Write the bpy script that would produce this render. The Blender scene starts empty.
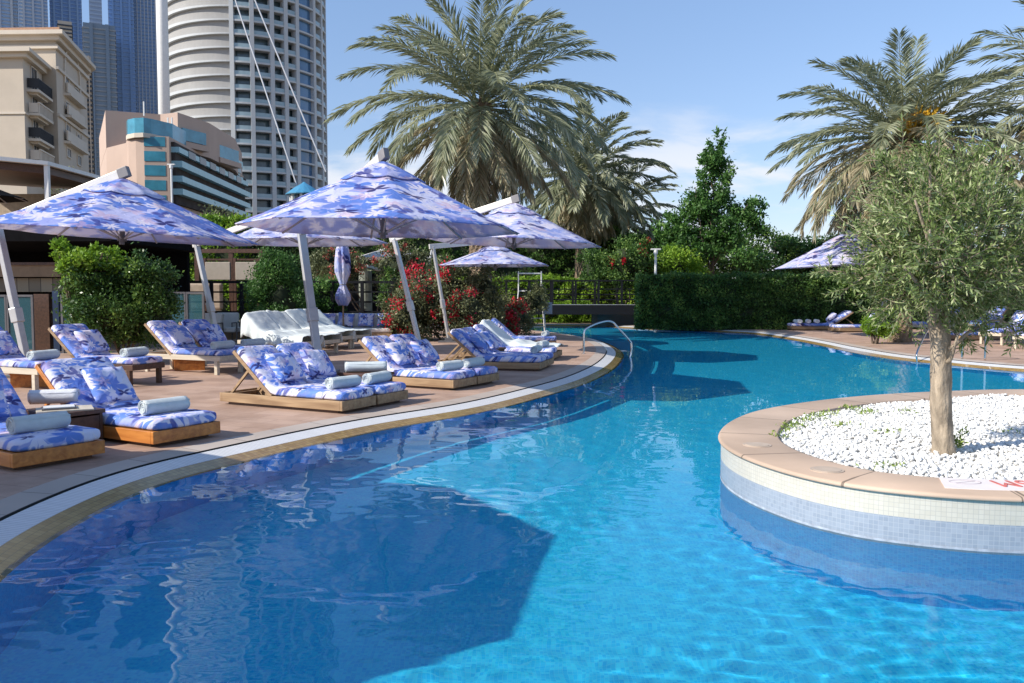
import bpy, bmesh, math, random
import numpy as np
from math import radians as R, sin, cos, pi, tan, atan2, sqrt
from mathutils import Vector, Matrix, noise
from mathutils.geometry import tessellate_polygon
random.seed(7)
RIP = 0.0016
RNG = np.random.RandomState(11)
sc = bpy.context.scene
COL = sc.collection

# ---------------------------------------------------------------- camera
CAMZ = 1.6
PITCH = R(3.33)
F = 850.0
cam = bpy.data.cameras.new('camera')
camo = bpy.data.objects.new('camera', cam)
COL.objects.link(camo)
sc.camera = camo
cam.sensor_width = 36
cam.lens = F / 1024 * 36
cam.clip_start = 0.05
cam.clip_end = 6000
camo.location = (0, 0, CAMZ)
camo.rotation_euler = (pi / 2 - PITCH, 0, 0)

# ---------------------------------------------------------------- light
SUN_AZ = R(205)      # direction towards the sun, from +X counter-clockwise
SUN_EL = R(34)
sun_dir = Vector((cos(SUN_AZ) * cos(SUN_EL), sin(SUN_AZ) * cos(SUN_EL), sin(SUN_EL)))
sl = bpy.data.lights.new('sun', 'SUN')
so = bpy.data.objects.new('sun', sl)
COL.objects.link(so)
sl.energy = 4.1
sl.angle = R(0.5)
sl.color = (1.0, 0.93, 0.83)
so.rotation_euler = sun_dir.to_track_quat('Z', 'Y').to_euler()
sl.cycles.is_caustics_light = True
sc.cycles.caustics_refractive = True
sc.cycles.caustics_reflective = False
sc.cycles.max_bounces = 8
sc.cycles.transparent_max_bounces = 8
sc.cycles.sample_clamp_indirect = 4
sc.cycles.use_denoising = True

world = bpy.data.worlds.new('World')
sc.world = world
world.use_nodes = True
wt = world.node_tree
wn, wl = wt.nodes, wt.links
sky = wn.new('ShaderNodeTexSky')
sky.sky_type = 'NISHITA'
sky.sun_disc = False
sky.sun_elevation = SUN_EL
sky.sun_rotation = R(245)
sky.air_density = 0.85
sky.dust_density = 0.15
sky.ozone_density = 1.6
bg = wn['Background']
bg.inputs[1].default_value = 0.15
# low clouds, laid out by direction
tc = wn.new('ShaderNodeTexCoord')
mp = wn.new('ShaderNodeMapping')
mp.inputs['Scale'].default_value = (1.0, 1.0, 3.4)
mp.inputs['Location'].default_value = (3.6, 1.9, 0.4)
wl.new(tc.outputs['Generated'], mp.inputs[0])
nz = wn.new('ShaderNodeTexNoise')
nz.inputs['Scale'].default_value = 3.1
nz.inputs['Detail'].default_value = 7
nz.inputs['Roughness'].default_value = 0.55
nz.inputs['Distortion'].default_value = 0.3
wl.new(mp.outputs[0], nz.inputs[0])
cr = wn.new('ShaderNodeMapRange')
cr.interpolation_type = 'SMOOTHSTEP'
cr.inputs[1].default_value = 0.45
cr.inputs[2].default_value = 0.58
wl.new(nz.outputs[0], cr.inputs[0])
sx = wn.new('ShaderNodeSeparateXYZ')
wl.new(tc.outputs['Generated'], sx.inputs[0])
el1 = wn.new('ShaderNodeMapRange')
el1.interpolation_type = 'SMOOTHSTEP'
el1.inputs[1].default_value = 0.25
el1.inputs[2].default_value = 0.13
wl.new(sx.outputs[2], el1.inputs[0])
mm = wn.new('ShaderNodeMath'); mm.operation = 'MULTIPLY'
wl.new(cr.outputs[0], mm.inputs[0]); wl.new(el1.outputs[0], mm.inputs[1])
mm2 = wn.new('ShaderNodeMath'); mm2.operation = 'MULTIPLY'
wl.new(mm.outputs[0], mm2.inputs[0]); mm2.inputs[1].default_value = 0.85
mx = wn.new('ShaderNodeMix'); mx.data_type = 'RGBA'
wl.new(mm2.outputs[0], mx.inputs[0])
# clear air down to the horizon: tame the bright cyan band low in the sky model
hr_ = wn.new('ShaderNodeValToRGB')
hr_.color_ramp.elements[0].position = 0.0; hr_.color_ramp.elements[0].color = (0.50, 0.46, 0.52, 1)
hr_.color_ramp.elements[1].position = 0.42; hr_.color_ramp.elements[1].color = (1, 1, 1, 1)
e_ = hr_.color_ramp.elements.new(0.14); e_.color = (0.72, 0.68, 0.70, 1)
wl.new(sx.outputs[2], hr_.inputs[0])
mh = wn.new('ShaderNodeMix'); mh.data_type = 'RGBA'; mh.blend_type = 'MULTIPLY'; mh.inputs[0].default_value = 1
wl.new(sky.outputs[0], mh.inputs[6]); wl.new(hr_.outputs[0], mh.inputs[7])
wl.new(mh.outputs[2], mx.inputs[6])
mx.inputs[7].default_value = (4.0, 4.1, 4.35, 1)
wl.new(mx.outputs[2], bg.inputs[0])

sc.view_settings.view_transform = 'Standard'
sc.view_settings.look = 'None'
sc.view_settings.gamma = 1
sc.view_settings.exposure = 0.62

# ---------------------------------------------------------------- pixel -> place helpers
def ray(u, v):
    a = (u - 512) / F; b = (341.5 - v) / F
    return a, cos(PITCH) + b * sin(PITCH), -sin(PITCH) + b * cos(PITCH)
def G(u, v, z=0.1):
    a, b, c = ray(u, v); t = (z - CAMZ) / c
    return Vector((a * t, b * t, z))
def Q(u, v, Y):
    a, b, c = ray(u, v); t = Y / b
    return Vector((a * t, Y, CAMZ + c * t))
DZ = 0.10     # deck level above the water

# ---------------------------------------------------------------- mesh builder
class MB:
    def __init__(s):
        s.v = []; s.f = []; s.m = []; s.mi = 0
    def add(s, verts, faces, mi=None):
        n = len(s.v)
        s.v += [tuple(p) for p in verts]
        s.f += [tuple(i + n for i in f) for f in faces]
        s.m += [s.mi if mi is None else mi] * len(faces)
        return s
    def box(s, c, d, M=None, mi=None):
        x, y, z = [k / 2 for k in d]
        P = [Vector((i * x, j * y, k * z)) for i in (-1, 1) for j in (-1, 1) for k in (-1, 1)]
        if M is not None: P = [M @ p for p in P]
        c = Vector(c)
        P = [p + c for p in P]
        return s.add(P, [(0, 1, 3, 2), (4, 6, 7, 5), (0, 4, 5, 1), (2, 3, 7, 6), (0, 2, 6, 4), (1, 5, 7, 3)], mi)
    def beam(s, a, b, w, h, mi=None):
        a = Vector(a); b = Vector(b); d = b - a
        q = d.to_track_quat('Y', 'Z').to_matrix()
        return s.box((a + b) / 2, (w, d.length, h), q, mi)
    def tube(s, pts, rad, n=8, mi=None, caps=True):
        pts = [Vector(p) for p in pts]
        if not hasattr(rad, '__len__'): rad = [rad] * len(pts)
        V = []; up = Vector((0.03, 0.02, 1))
        px = None
        for i, p in enumerate(pts):
            d = (pts[min(i + 1, len(pts) - 1)] - pts[max(i - 1, 0)]).normalized()
            if px is None:
                u = d.cross(up)
                if u.length < 1e-3: u = d.cross(Vector((1, 0, 0)))
            else:
                u = px - d * px.dot(d)
            u.normalize(); px = u; w = d.cross(u)
            for k in range(n):
                a = 2 * pi * k / n
                V.append(p + (u * cos(a) + w * sin(a)) * rad[i])
        Fc = []
        for i in range(len(pts) - 1):
            for k in range(n):
                a = i * n + k; b = i * n + (k + 1) % n
                Fc.append((a, b, b + n, a + n))
        if caps:
            Fc.append(tuple(range(n))[::-1]); Fc.append(tuple(range((len(pts) - 1) * n, len(pts) * n)))
        return s.add(V, Fc, mi)
    def prism(s, poly, z0, z1, mi=None):
        n = len(poly)
        V = [(p[0], p[1], z0) for p in poly] + [(p[0], p[1], z1) for p in poly]
        Fc = [(i, (i + 1) % n, (i + 1) % n + n, i + n) for i in range(n)]
        Fc += [tuple(range(n))[::-1], tuple(range(n, 2 * n))]
        return s.add(V, Fc, mi)
    def ribbon(s, line, z0, z1, th, mi=None):
        """upright wall strip along a plan polyline, th thick towards its left side"""
        n = len(line); L = [Vector((p[0], p[1])) for p in line]; O = []
        for i in range(n):
            d = (L[min(i + 1, n - 1)] - L[max(i - 1, 0)]).normalized()
            O.append(L[i] + Vector((-d.y, d.x)) * th)
        V = []
        for i in range(n):
            V += [(L[i].x, L[i].y, z0), (L[i].x, L[i].y, z1), (O[i].x, O[i].y, z1), (O[i].x, O[i].y, z0)]
        Fc = []
        for i in range(n - 1):
            a = 4 * i; b = a + 4
            for k in range(4):
                Fc.append((a + k, a + (k + 1) % 4, b + (k + 1) % 4, b + k))
        Fc += [(3, 2, 1, 0), (4 * n - 4, 4 * n - 3, 4 * n - 2, 4 * n - 1)]
        return s.add(V, Fc, mi)
    def build(s, name, mats, parent=None, smooth=False, bevel=0, seg=2, world=False):
        me = bpy.data.meshes.new(name)
        V = s.v
        if world and parent is not None:
            off = parent.location
            V = [(p[0] - off.x, p[1] - off.y, p[2] - off.z) for p in V]
        me.from_pydata(V, [], s.f)
        if not isinstance(mats, (list, tuple)): mats = [mats]
        for m in mats: me.materials.append(m)
        me.polygons.foreach_set('material_index', s.m)
        bm = bmesh.new(); bm.from_mesh(me)
        bmesh.ops.recalc_face_normals(bm, faces=bm.faces)
        if bevel:
            ed = [e for e in bm.edges if len(e.link_faces) == 2 and e.calc_face_angle(0) > 0.6]
            bmesh.ops.bevel(bm, geom=ed, offset=bevel, segments=seg, affect='EDGES', profile=0.5, clamp_overlap=True)
        if smooth:
            for f in bm.faces: f.smooth = True
        bm.to_mesh(me); bm.free()
        o = bpy.data.objects.new(name, me)
        COL.objects.link(o)
        if parent is not None: o.parent = parent
        return o

def npmesh(name, V, Fq, mats, parent=None, attr=None, smooth=False, mi=None):
    """fast quad/tri mesh from arrays"""
    V = np.asarray(V, dtype=np.float32); Fq = np.asarray(Fq, dtype=np.int32)
    k = Fq.shape[1]
    me = bpy.data.meshes.new(name)
    me.vertices.add(len(V)); me.vertices.foreach_set('co', V.ravel())
    me.loops.add(Fq.size); me.loops.foreach_set('vertex_index', Fq.ravel())
    me.polygons.add(len(Fq))
    me.polygons.foreach_set('loop_start', np.arange(len(Fq), dtype=np.int32) * k)
    me.polygons.foreach_set('loop_total', np.full(len(Fq), k, dtype=np.int32))
    if smooth: me.polygons.foreach_set('use_smooth', np.ones(len(Fq), dtype=bool))
    if not isinstance(mats, (list, tuple)): mats = [mats]
    for m in mats: me.materials.append(m)
    if mi is not None: me.polygons.foreach_set('material_index', np.asarray(mi, dtype=np.int32))
    if attr is not None:
        a = me.attributes.new('rnd', 'FLOAT', 'FACE')
        a.data.foreach_set('value', np.asarray(attr, dtype=np.float32))
    me.update(calc_edges=True)
    me.validate()
    o = bpy.data.objects.new(name, me)
    COL.objects.link(o)
    if parent is not None: o.parent = parent
    return o

def tag(o, label=None, cat=None, group=None, kind=None):
    if label: o['label'] = label
    if cat: o['category'] = cat
    if group: o['group'] = group
    if kind: o['kind'] = kind
    return o
def thing(name, label, cat, loc=(0, 0, 0), rz=0, group=None):
    o = bpy.data.objects.new(name, None)
    COL.objects.link(o)
    o.empty_display_size = 0.2
    o.location = loc; o.rotation_euler = (0, 0, rz)
    return tag(o, label, cat, group)
def copy_tree(o, parent=None):
    c = o.copy(); COL.objects.link(c)
    c.parent = parent
    for ch in list(o.children): copy_tree(ch, c)
    return c

# ---------------------------------------------------------------- materials
def newmat(name):
    m = bpy.data.materials.new(name); m.use_nodes = True
    t = m.node_tree
    return m, t, t.nodes, t.links, t.nodes['Principled BSDF']
def rgba(c): return (c[0], c[1], c[2], 1)
def ramp(n, stops, interp='LINEAR'):
    r = n.new('ShaderNodeValToRGB'); r.color_ramp.interpolation = interp
    e = r.color_ramp.elements
    while len(e) < len(stops): e.new(0.5)
    for i, (p, c) in enumerate(stops):
        e[i].position = p; e[i].color = rgba(c)
    return r
def plain(name, col, rough=0.6, metal=0, var=0.18, scale=6, bump=0.0, bscale=40, spec=0.4, stretch=(1, 1, 1)):
    m, t, n, l, b = newmat(name)
    tc = n.new('ShaderNodeTexCoord'); mp = n.new('ShaderNodeMapping')
    mp.inputs['Scale'].default_value = stretch
    l.new(tc.outputs['Object'], mp.inputs[0])
    nz = n.new('ShaderNodeTexNoise'); nz.inputs['Scale'].default_value = scale
    nz.inputs['Detail'].default_value = 5; nz.inputs['Roughness'].default_value = 0.6
    l.new(mp.outputs[0], nz.inputs[0])
    lo = [max(0, c * (1 - var)) for c in col]; hi = [min(1, c * (1 + var)) for c in col]
    r = ramp(n, [(0.3, lo), (0.7, hi)])
    l.new(nz.outputs[0], r.inputs[0]); l.new(r.outputs[0], b.inputs['Base Color'])
    b.inputs['Roughness'].default_value = rough; b.inputs['Metallic'].default_value = metal
    b.inputs['Specular IOR Level'].default_value = spec
    if bump:
        n2 = n.new('ShaderNodeTexNoise'); n2.inputs['Scale'].default_value = bscale
        n2.inputs['Detail'].default_value = 4
        l.new(mp.outputs[0], n2.inputs[0])
        bp = n.new('ShaderNodeBump'); bp.inputs['Strength'].default_value = bump
        bp.inputs['Distance'].default_value = 0.02
        l.new(n2.outputs[0], bp.inputs['Height']); l.new(bp.outputs[0], b.inputs['Normal'])
    return m
def leafmat(name, c1, c2, c3=None, trans=0.3, rough=0.5):
    """colour differs leaf by leaf (attribute) and clump by clump (noise)"""
    m, t, n, l, b = newmat(name)
    at = n.new('ShaderNodeAttribute'); at.attribute_name = 'rnd'
    tc = n.new('ShaderNodeTexCoord'); nz = n.new('ShaderNodeTexNoise')
    nz.inputs['Scale'].default_value = 1.7; nz.inputs['Detail'].default_value = 3
    l.new(tc.outputs['Object'], nz.inputs[0])
    mm = n.new('ShaderNodeMath'); mm.operation = 'MULTIPLY_ADD'
    l.new(nz.outputs[0], mm.inputs[0]); mm.inputs[1].default_value = 0.8
    ad = n.new('ShaderNodeMath'); ad.operation = 'MULTIPLY_ADD'
    l.new(at.outputs['Fac'], ad.inputs[0]); ad.inputs[1].default_value = 0.75
    ad.inputs[2].default_value = -0.28
    l.new(ad.outputs[0], mm.inputs[2])
    st = [(0.15, c1), (0.62, c2)]
    if c3: st.append((0.88, c3))
    r = ramp(n, st); l.new(mm.outputs[0], r.inputs[0])
    l.new(r.outputs[0], b.inputs['Base Color'])
    b.inputs['Roughness'].default_value = rough
    b.inputs['Specular IOR Level'].default_value = 0.35
    tr = n.new('ShaderNodeBsdfTranslucent'); l.new(r.outputs[0], tr.inputs[0])
    ms = n.new('ShaderNodeMixShader'); ms.inputs[0].default_value = trans
    l.new(b.outputs[0], ms.inputs[1]); l.new(tr.outputs[0], ms.inputs[2])
    l.new(ms.outputs[0], n['Material Output'].inputs[0])
    return m
def tilemat(name, cols, mortar, size, mort=0.06, rough=0.5, coords='Object', bias=0.0, spec=0.5, wide=None, uv=False, dirt=0.0, offset=0.0):
    m, t, n, l, b = newmat(name)
    tc = n.new('ShaderNodeTexCoord')
    br = n.new('ShaderNodeTexBrick')
    br.offset = offset; br.squash = 1
    br.inputs['Scale'].default_value = 1
    br.inputs['Brick Width'].default_value = wide or size; br.inputs['Row Height'].default_value = size
    br.inputs['Mortar Size'].default_value = size * mort; br.inputs['Mortar Smooth'].default_value = 0.3
    br.inputs['Bias'].default_value = bias
    br.inputs[1].default_value = rgba(cols[0]); br.inputs[2].default_value = rgba(cols[1]); br.inputs[3].default_value = rgba(mortar)
    l.new(tc.outputs['UV' if uv else coords], br.inputs[0])
    out = br.outputs[0]
    if dirt:
        nz = n.new('ShaderNodeTexNoise'); nz.inputs['Scale'].default_value = 0.9; nz.inputs['Detail'].default_value = 6
        l.new(tc.outputs['Object'], nz.inputs[0])
        r = ramp(n, [(0.3, (1 - dirt,) * 3), (0.7, (1 + dirt * 0.4,) * 3)])
        l.new(nz.outputs[0], r.inputs[0])
        mxx = n.new('ShaderNodeMix'); mxx.data_type = 'RGBA'; mxx.blend_type = 'MULTIPLY'; mxx.inputs[0].default_value = 1
        l.new(out, mxx.inputs[6]); l.new(r.outputs[0], mxx.inputs[7]); out = mxx.outputs[2]
    l.new(out, b.inputs['Base Color'])
    b.inputs['Roughness'].default_value = rough; b.inputs['Specular IOR Level'].default_value = spec
    return m
def woodmat(name, c1, c2, rough=0.5, axis=1):
    m, t, n, l, b = newmat(name)
    tc = n.new('ShaderNodeTexCoord'); mp = n.new('ShaderNodeMapping'); oi = n.new('ShaderNodeObjectInfo')
    s = [14, 14, 14]; s[axis] = 1.2
    mp.inputs['Scale'].default_value = s
    l.new(tc.outputs['Object'], mp.inputs[0]); l.new(oi.outputs['Random'], mp.inputs['Location'])
    nz = n.new('ShaderNodeTexNoise'); nz.inputs['Scale'].default_value = 1.3; nz.inputs['Detail'].default_value = 6
    nz.inputs['Distortion'].default_value = 0.5
    l.new(mp.outputs[0], nz.inputs[0])
    r = ramp(n, [(0.3, c1), (0.68, c2)]); l.new(nz.outputs[0], r.inputs[0])
    l.new(r.outputs[0], b.inputs['Base Color']); b.inputs['Roughness'].default_value = rough
    return m
def printmat(name, ground=(0.68, 0.66, 0.76), scale=1.0, rough=0.8, trans=0.0, blue=1.0, wob=1.0):
    """lavender cloth printed with blue and periwinkle flowers, navy leaf sprigs and pale pink marks"""
    m, t, n, l, b = newmat(name)
    def math_(op, a, b_=None, c_=None):
        q = n.new('ShaderNodeMath'); q.operation = op
        for k, v in enumerate((a, b_, c_)):
            if v is None: continue
            if isinstance(v, (int, float)): q.inputs[k].default_value = v
            else: l.new(v, q.inputs[k])
        return q.outputs[0]
    tc = n.new('ShaderNodeTexCoord'); oi = n.new('ShaderNodeObjectInfo')
    s3 = n.new('ShaderNodeSeparateXYZ'); l.new(tc.outputs['Object'], s3.inputs[0])
    u = math_('MULTIPLY_ADD', oi.outputs['Random'], 31.0, math_('MULTIPLY_ADD', s3.outputs[2], 0.35, s3.outputs[0]))
    v = math_('MULTIPLY_ADD', oi.outputs['Random'], 17.0, math_('MULTIPLY_ADD', s3.outputs[2], 0.85, s3.outputs[1]))
    cx = n.new('ShaderNodeCombineXYZ'); l.new(u, cx.inputs[0]); l.new(v, cx.inputs[1])
    nz = n.new('ShaderNodeTexNoise'); nz.inputs['Scale'].default_value = 3.5 * scale; nz.inputs['Detail'].default_value = 3
    l.new(cx.outputs[0], nz.inputs[0])
    dv = n.new('ShaderNodeVectorMath'); dv.operation = 'MULTIPLY_ADD'
    l.new(nz.outputs['Color'], dv.inputs[0]); dv.inputs[1].default_value = (0.16 * wob / scale,) * 3
    l.new(cx.outputs[0], dv.inputs[2])
    def flower(sc_, petals, R0, depth, off, aspect=1.0, power=1.0):
        """mask of petals round the middle of each cell"""
        mp = n.new('ShaderNodeMapping'); mp.inputs['Scale'].default_value = (scale * sc_, scale * sc_ * aspect, 1); mp.inputs['Location'].default_value = (off, off * 1.7, 0); mp.inputs['Rotation'].default_value = (0, 0, off)
        l.new(dv.outputs[0], mp.inputs[0])
        vo = n.new('ShaderNodeTexVoronoi'); vo.voronoi_dimensions = '2D'; vo.inputs['Scale'].default_value = 1.0; vo.inputs['Randomness'].default_value = 0.85
        l.new(mp.outputs[0], vo.inputs[0])
        df = n.new('ShaderNodeVectorMath'); df.operation = 'SUBTRACT'; l.new(mp.outputs[0], df.inputs[0]); l.new(vo.outputs['Position'], df.inputs[1])
        sp = n.new('ShaderNodeSeparateXYZ'); l.new(df.outputs[0], sp.inputs[0])
        th = math_('ARCTAN2', sp.outputs[1], sp.outputs[0])
        sc2 = n.new('ShaderNodeSeparateXYZ'); l.new(vo.outputs['Color'], sc2.inputs[0])
        ph = math_('MULTIPLY_ADD', th, petals / 2, math_('MULTIPLY', sc2.outputs[0], 6.0))
        pet = math_('POWER', math_('ABSOLUTE', math_('COSINE', ph)), power)
        rad = math_('MULTIPLY', math_('MULTIPLY_ADD', pet, depth, 1 - depth), math_('MULTIPLY_ADD', sc2.outputs[1], R0 * 0.7, R0 * 0.6))
        ln = math_('SQRT', math_('ADD', math_('MULTIPLY', sp.outputs[0], sp.outputs[0]), math_('MULTIPLY', sp.outputs[1], sp.outputs[1])))
        mr = n.new('ShaderNodeMapRange'); mr.inputs[1].default_value = -0.03; mr.inputs[2].default_value = 0.03
        l.new(math_('SUBTRACT', rad, ln), mr.inputs[0])
        return mr.outputs[0]
    def over(prev, fac, c, k=1.0):
        mxx = n.new('ShaderNodeMix'); mxx.data_type = 'RGBA'
        l.new(math_('MULTIPLY', fac, k), mxx.inputs[0])
        if isinstance(prev, tuple): mxx.inputs[6].default_value = rgba(prev)
        else: l.new(prev, mxx.inputs[6])
        mxx.inputs[7].default_value = rgba(c); return mxx.outputs[2]
    c = over(ground, flower(2.1, 5, 0.62, 0.60, 0.4), (0.32, 0.37, 0.70), blue)
    c = over(c, flower(2.5, 6, 0.52, 0.75, 1.3, 1.0, 0.7), (0.17, 0.25, 0.62), blue)
    c = over(c, flower(3.6, 7, 0.46, 0.80, 2.2, 0.8), (0.62, 0.64, 0.82))
    c = over(c, flower(4.4, 5, 0.42, 0.85, 3.9, 1.3, 0.8), (0.13, 0.24, 0.64), blue)
    c = over(c, flower(5.2, 8, 0.30, 0.75, 5.1, 0.8), (0.70, 0.67, 0.78))
    c = over(c, flower(3.3, 6, 0.23, 0.80, 6.7, 1.2), (0.62, 0.42, 0.52), 0.5)
    c = over(c, flower(2.5, 4, 0.19, 0.85, 7.9, 1.5, 1.2), (0.02, 0.02, 0.14), 0.92)
    c = over(c, flower(4.0, 3, 0.20, 0.85, 9.2, 0.7, 1.3), (0.06, 0.07, 0.30), 0.8)
    l.new(c, b.inputs['Base Color'])
    b.inputs['Roughness'].default_value = rough; b.inputs['Specular IOR Level'].default_value = 0.2
    n3 = n.new('ShaderNodeTexNoise'); n3.inputs['Scale'].default_value = 7; n3.inputs['Detail'].default_value = 4; n3.inputs['Distortion'].default_value = 0.6
    l.new(tc.outputs['Object'], n3.inputs[0])
    bp = n.new('ShaderNodeBump'); bp.inputs['Strength'].default_value = 0.6; bp.inputs['Distance'].default_value = 0.04
    l.new(n3.outputs[0], bp.inputs['Height']); l.new(bp.outputs[0], b.inputs['Normal'])
    if trans:
        tr = n.new('ShaderNodeBsdfTranslucent'); l.new(c, tr.inputs[0])
        ms = n.new('ShaderNodeMixShader'); ms.inputs[0].default_value = trans
        l.new(b.outputs[0], ms.inputs[1]); l.new(tr.outputs[0], ms.inputs[2]); l.new(ms.outputs[0], n['Material Output'].inputs[0])
    return m
def transl(name, col, trans=0.4, rough=0.8):
    m = plain(name, col, rough, var=0.05, scale=3)
    t = m.node_tree; n = t.nodes; l = t.links
    tr = n.new('ShaderNodeBsdfTranslucent'); tr.inputs[0].default_value = rgba(col)
    ms = n.new('ShaderNodeMixShader'); ms.inputs[0].default_value = trans
    l.new(n['Principled BSDF'].outputs[0], ms.inputs[1]); l.new(tr.outputs[0], ms.inputs[2]); l.new(ms.outputs[0], n['Material Output'].inputs[0])
    return m

M = {}
M['print'] = printmat('printed_cloth', scale=0.72)
M['print_small'] = printmat('printed_cloth_pillow', scale=0.75)
M['canopy'] = printmat('printed_canopy', ground=(0.54, 0.56, 0.82), scale=0.36, trans=0.28)
M['canopy_pale'] = printmat('faded_printed_canopy', ground=(0.72, 0.69, 0.80), scale=0.42, trans=0.28, blue=0.5)
M['canopy_under'] = transl('canopy_underside', (0.92, 0.90, 0.92), 0.66)
M['canopy_white'] = transl('white_canopy', (0.78, 0.76, 0.74), 0.35)
M['alu'] = plain('grey_metal', (0.50, 0.50, 0.50), 0.35, 0.35, var=0.08)
M['alu_dark'] = plain('dark_grey_metal', (0.13, 0.125, 0.13), 0.45, 0.2, var=0.1)
M['steel'] = plain('polished_steel', (0.65, 0.65, 0.66), 0.14, 1.0, var=0.05)
M['teak_hot'] = woodmat('orange_teak', (0.34, 0.105, 0.02), (0.60, 0.24, 0.055), 0.38)
M['teak'] = woodmat('weathered_teak', (0.22, 0.13, 0.065), (0.40, 0.27, 0.15), 0.6)
M['teak_pale'] = woodmat('pale_painted_timber', (0.46, 0.40, 0.30), (0.60, 0.53, 0.42), 0.6)
M['dark_wood'] = woodmat('dark_brown_timber', (0.05, 0.022, 0.012), (0.11, 0.05, 0.028), 0.5)
M['towel'] = plain('pale_blue_towel', (0.60, 0.66, 0.665), 0.95, var=0.06, scale=12, bump=0.5, bscale=220, spec=0.1)
M['towel_white'] = plain('white_towel', (0.72, 0.73, 0.76), 0.95, var=0.06, scale=12, bump=0.5, bscale=160, spec=0.1)
M['cover'] = plain('white_dust_cover', (0.66, 0.72, 0.72), 0.55, var=0.05, scale=4, bump=0.3, bscale=5, spec=0.3)
M['cream_cushion'] = plain('cream_cushion', (0.66, 0.63, 0.58), 0.9, var=0.07, scale=5)
M['white'] = plain('white_paint', (0.72, 0.72, 0.70), 0.5, var=0.06, scale=2)
M['bark'] = plain('olive_bark', (0.32, 0.26, 0.19), 0.9, var=0.5, scale=13, bump=1.0, bscale=34, stretch=(1, 1, 0.35))
M['bark_dark'] = plain('dark_bark', (0.12, 0.09, 0.065), 0.9, var=0.35, scale=9, bump=0.8, bscale=25, stretch=(1, 1, 0.4))
M['palm_bark'] = plain('palm_bark', (0.20, 0.145, 0.095), 0.95, var=0.4, scale=7, bump=0.8, bscale=24)
M['olive_leaf'] = leafmat('olive_leaves', (0.08, 0.13, 0.03), (0.23, 0.31, 0.10), (0.52, 0.58, 0.30), 0.32)
M['palm_leaf'] = leafmat('palm_leaves', (0.18, 0.21, 0.12), (0.40, 0.42, 0.28), (0.70, 0.68, 0.52), 0.4, 0.32)
M['palm_leaf_dry'] = leafmat('dry_palm_leaves', (0.28, 0.24, 0.14), (0.50, 0.43, 0.28), (0.68, 0.60, 0.43), 0.35, 0.5)
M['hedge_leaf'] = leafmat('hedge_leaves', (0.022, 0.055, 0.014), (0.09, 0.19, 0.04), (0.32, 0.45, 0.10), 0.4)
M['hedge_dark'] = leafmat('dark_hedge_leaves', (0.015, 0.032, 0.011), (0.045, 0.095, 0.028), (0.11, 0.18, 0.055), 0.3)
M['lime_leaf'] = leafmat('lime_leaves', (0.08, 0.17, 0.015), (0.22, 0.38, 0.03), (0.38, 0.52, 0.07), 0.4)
M['tree_leaf'] = leafmat('broadleaf_leaves', (0.035, 0.09, 0.022), (0.09, 0.21, 0.045), (0.22, 0.36, 0.09), 0.38)
M['glossy_leaf'] = leafmat('glossy_shrub_leaves', (0.025, 0.065, 0.016), (0.08, 0.16, 0.035), (0.26, 0.40, 0.08), 0.3, 0.35)
M['grey_leaf'] = leafmat('grey_green_leaves', (0.07, 0.09, 0.04), (0.16, 0.18, 0.08), (0.26, 0.27, 0.14), 0.2)
M['flower_red'] = leafmat('red_bracts', (0.45, 0.012, 0.03), (0.75, 0.03, 0.06), (0.85, 0.10, 0.20), 0.35)
M['flower_pink'] = leafmat('faded_pink_bracts', (0.40, 0.08, 0.06), (0.60, 0.16, 0.13), (0.62, 0.26, 0.24), 0.35)
M['grass'] = leafmat('weeds', (0.12, 0.18, 0.04), (0.26, 0.36, 0.08), (0.4, 0.48, 0.15), 0.3)
M['core'] = plain('shade_core', (0.018, 0.028, 0.010), 0.9, var=0.3)  # near-black filler: paints the shade inside shrubs and hedges, no twigs
M['gold'] = plain('yellow_date_stalks', (0.70, 0.42, 0.04), 0.6, var=0.2)

# ================================================================ setting
def catmull(P, k=8, closed=True):
    n = len(P); out = []
    for i in range(n if closed else n - 1):
        p0, p1, p2, p3 = [P[(i + j) % n] if closed else P[min(max(i + j, 0), n - 1)] for j in (-1, 0, 1, 2)]
        for s in range(k):
            t = s / k
            out.append(tuple(0.5 * ((2 * p1[c]) + (-p0[c] + p2[c]) * t + (2 * p0[c] - 5 * p1[c] + 4 * p2[c] - p3[c]) * t * t
                                    + (-p0[c] + 3 * p1[c] - 3 * p2[c] + p3[c]) * t ** 3) for c in (0, 1)))
    if not closed: out.append(tuple(P[-1]))
    return out
def resample(P, step):
    P = [Vector(p) for p in P] + [Vector(P[0])]
    L = [0]
    for a, b in zip(P, P[1:]): L.append(L[-1] + (b - a).length)
    n = int(L[-1] / step); out = []; j = 0
    for i in range(n):
        d = L[-1] * i / n
        while L[j + 1] < d: j += 1
        t = (d - L[j]) / max(1e-9, L[j + 1] - L[j]); out.append(P[j].lerp(P[j + 1], t))
    return out
def offset(P, d):
    n = len(P); out = []
    for i in range(n):
        t = (P[(i + 1) % n] - P[i - 1]).normalized()
        out.append(P[i] + Vector((-t.y, t.x)) * d)
    return out
def smooth_loop(P, it):
    P = [p.copy() for p in P]; n = len(P)
    for _ in range(it):
        P = [(P[i - 1] + P[i] * 2 + P[(i + 1) % n]) / 4 for i in range(n)]
    return P

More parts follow.
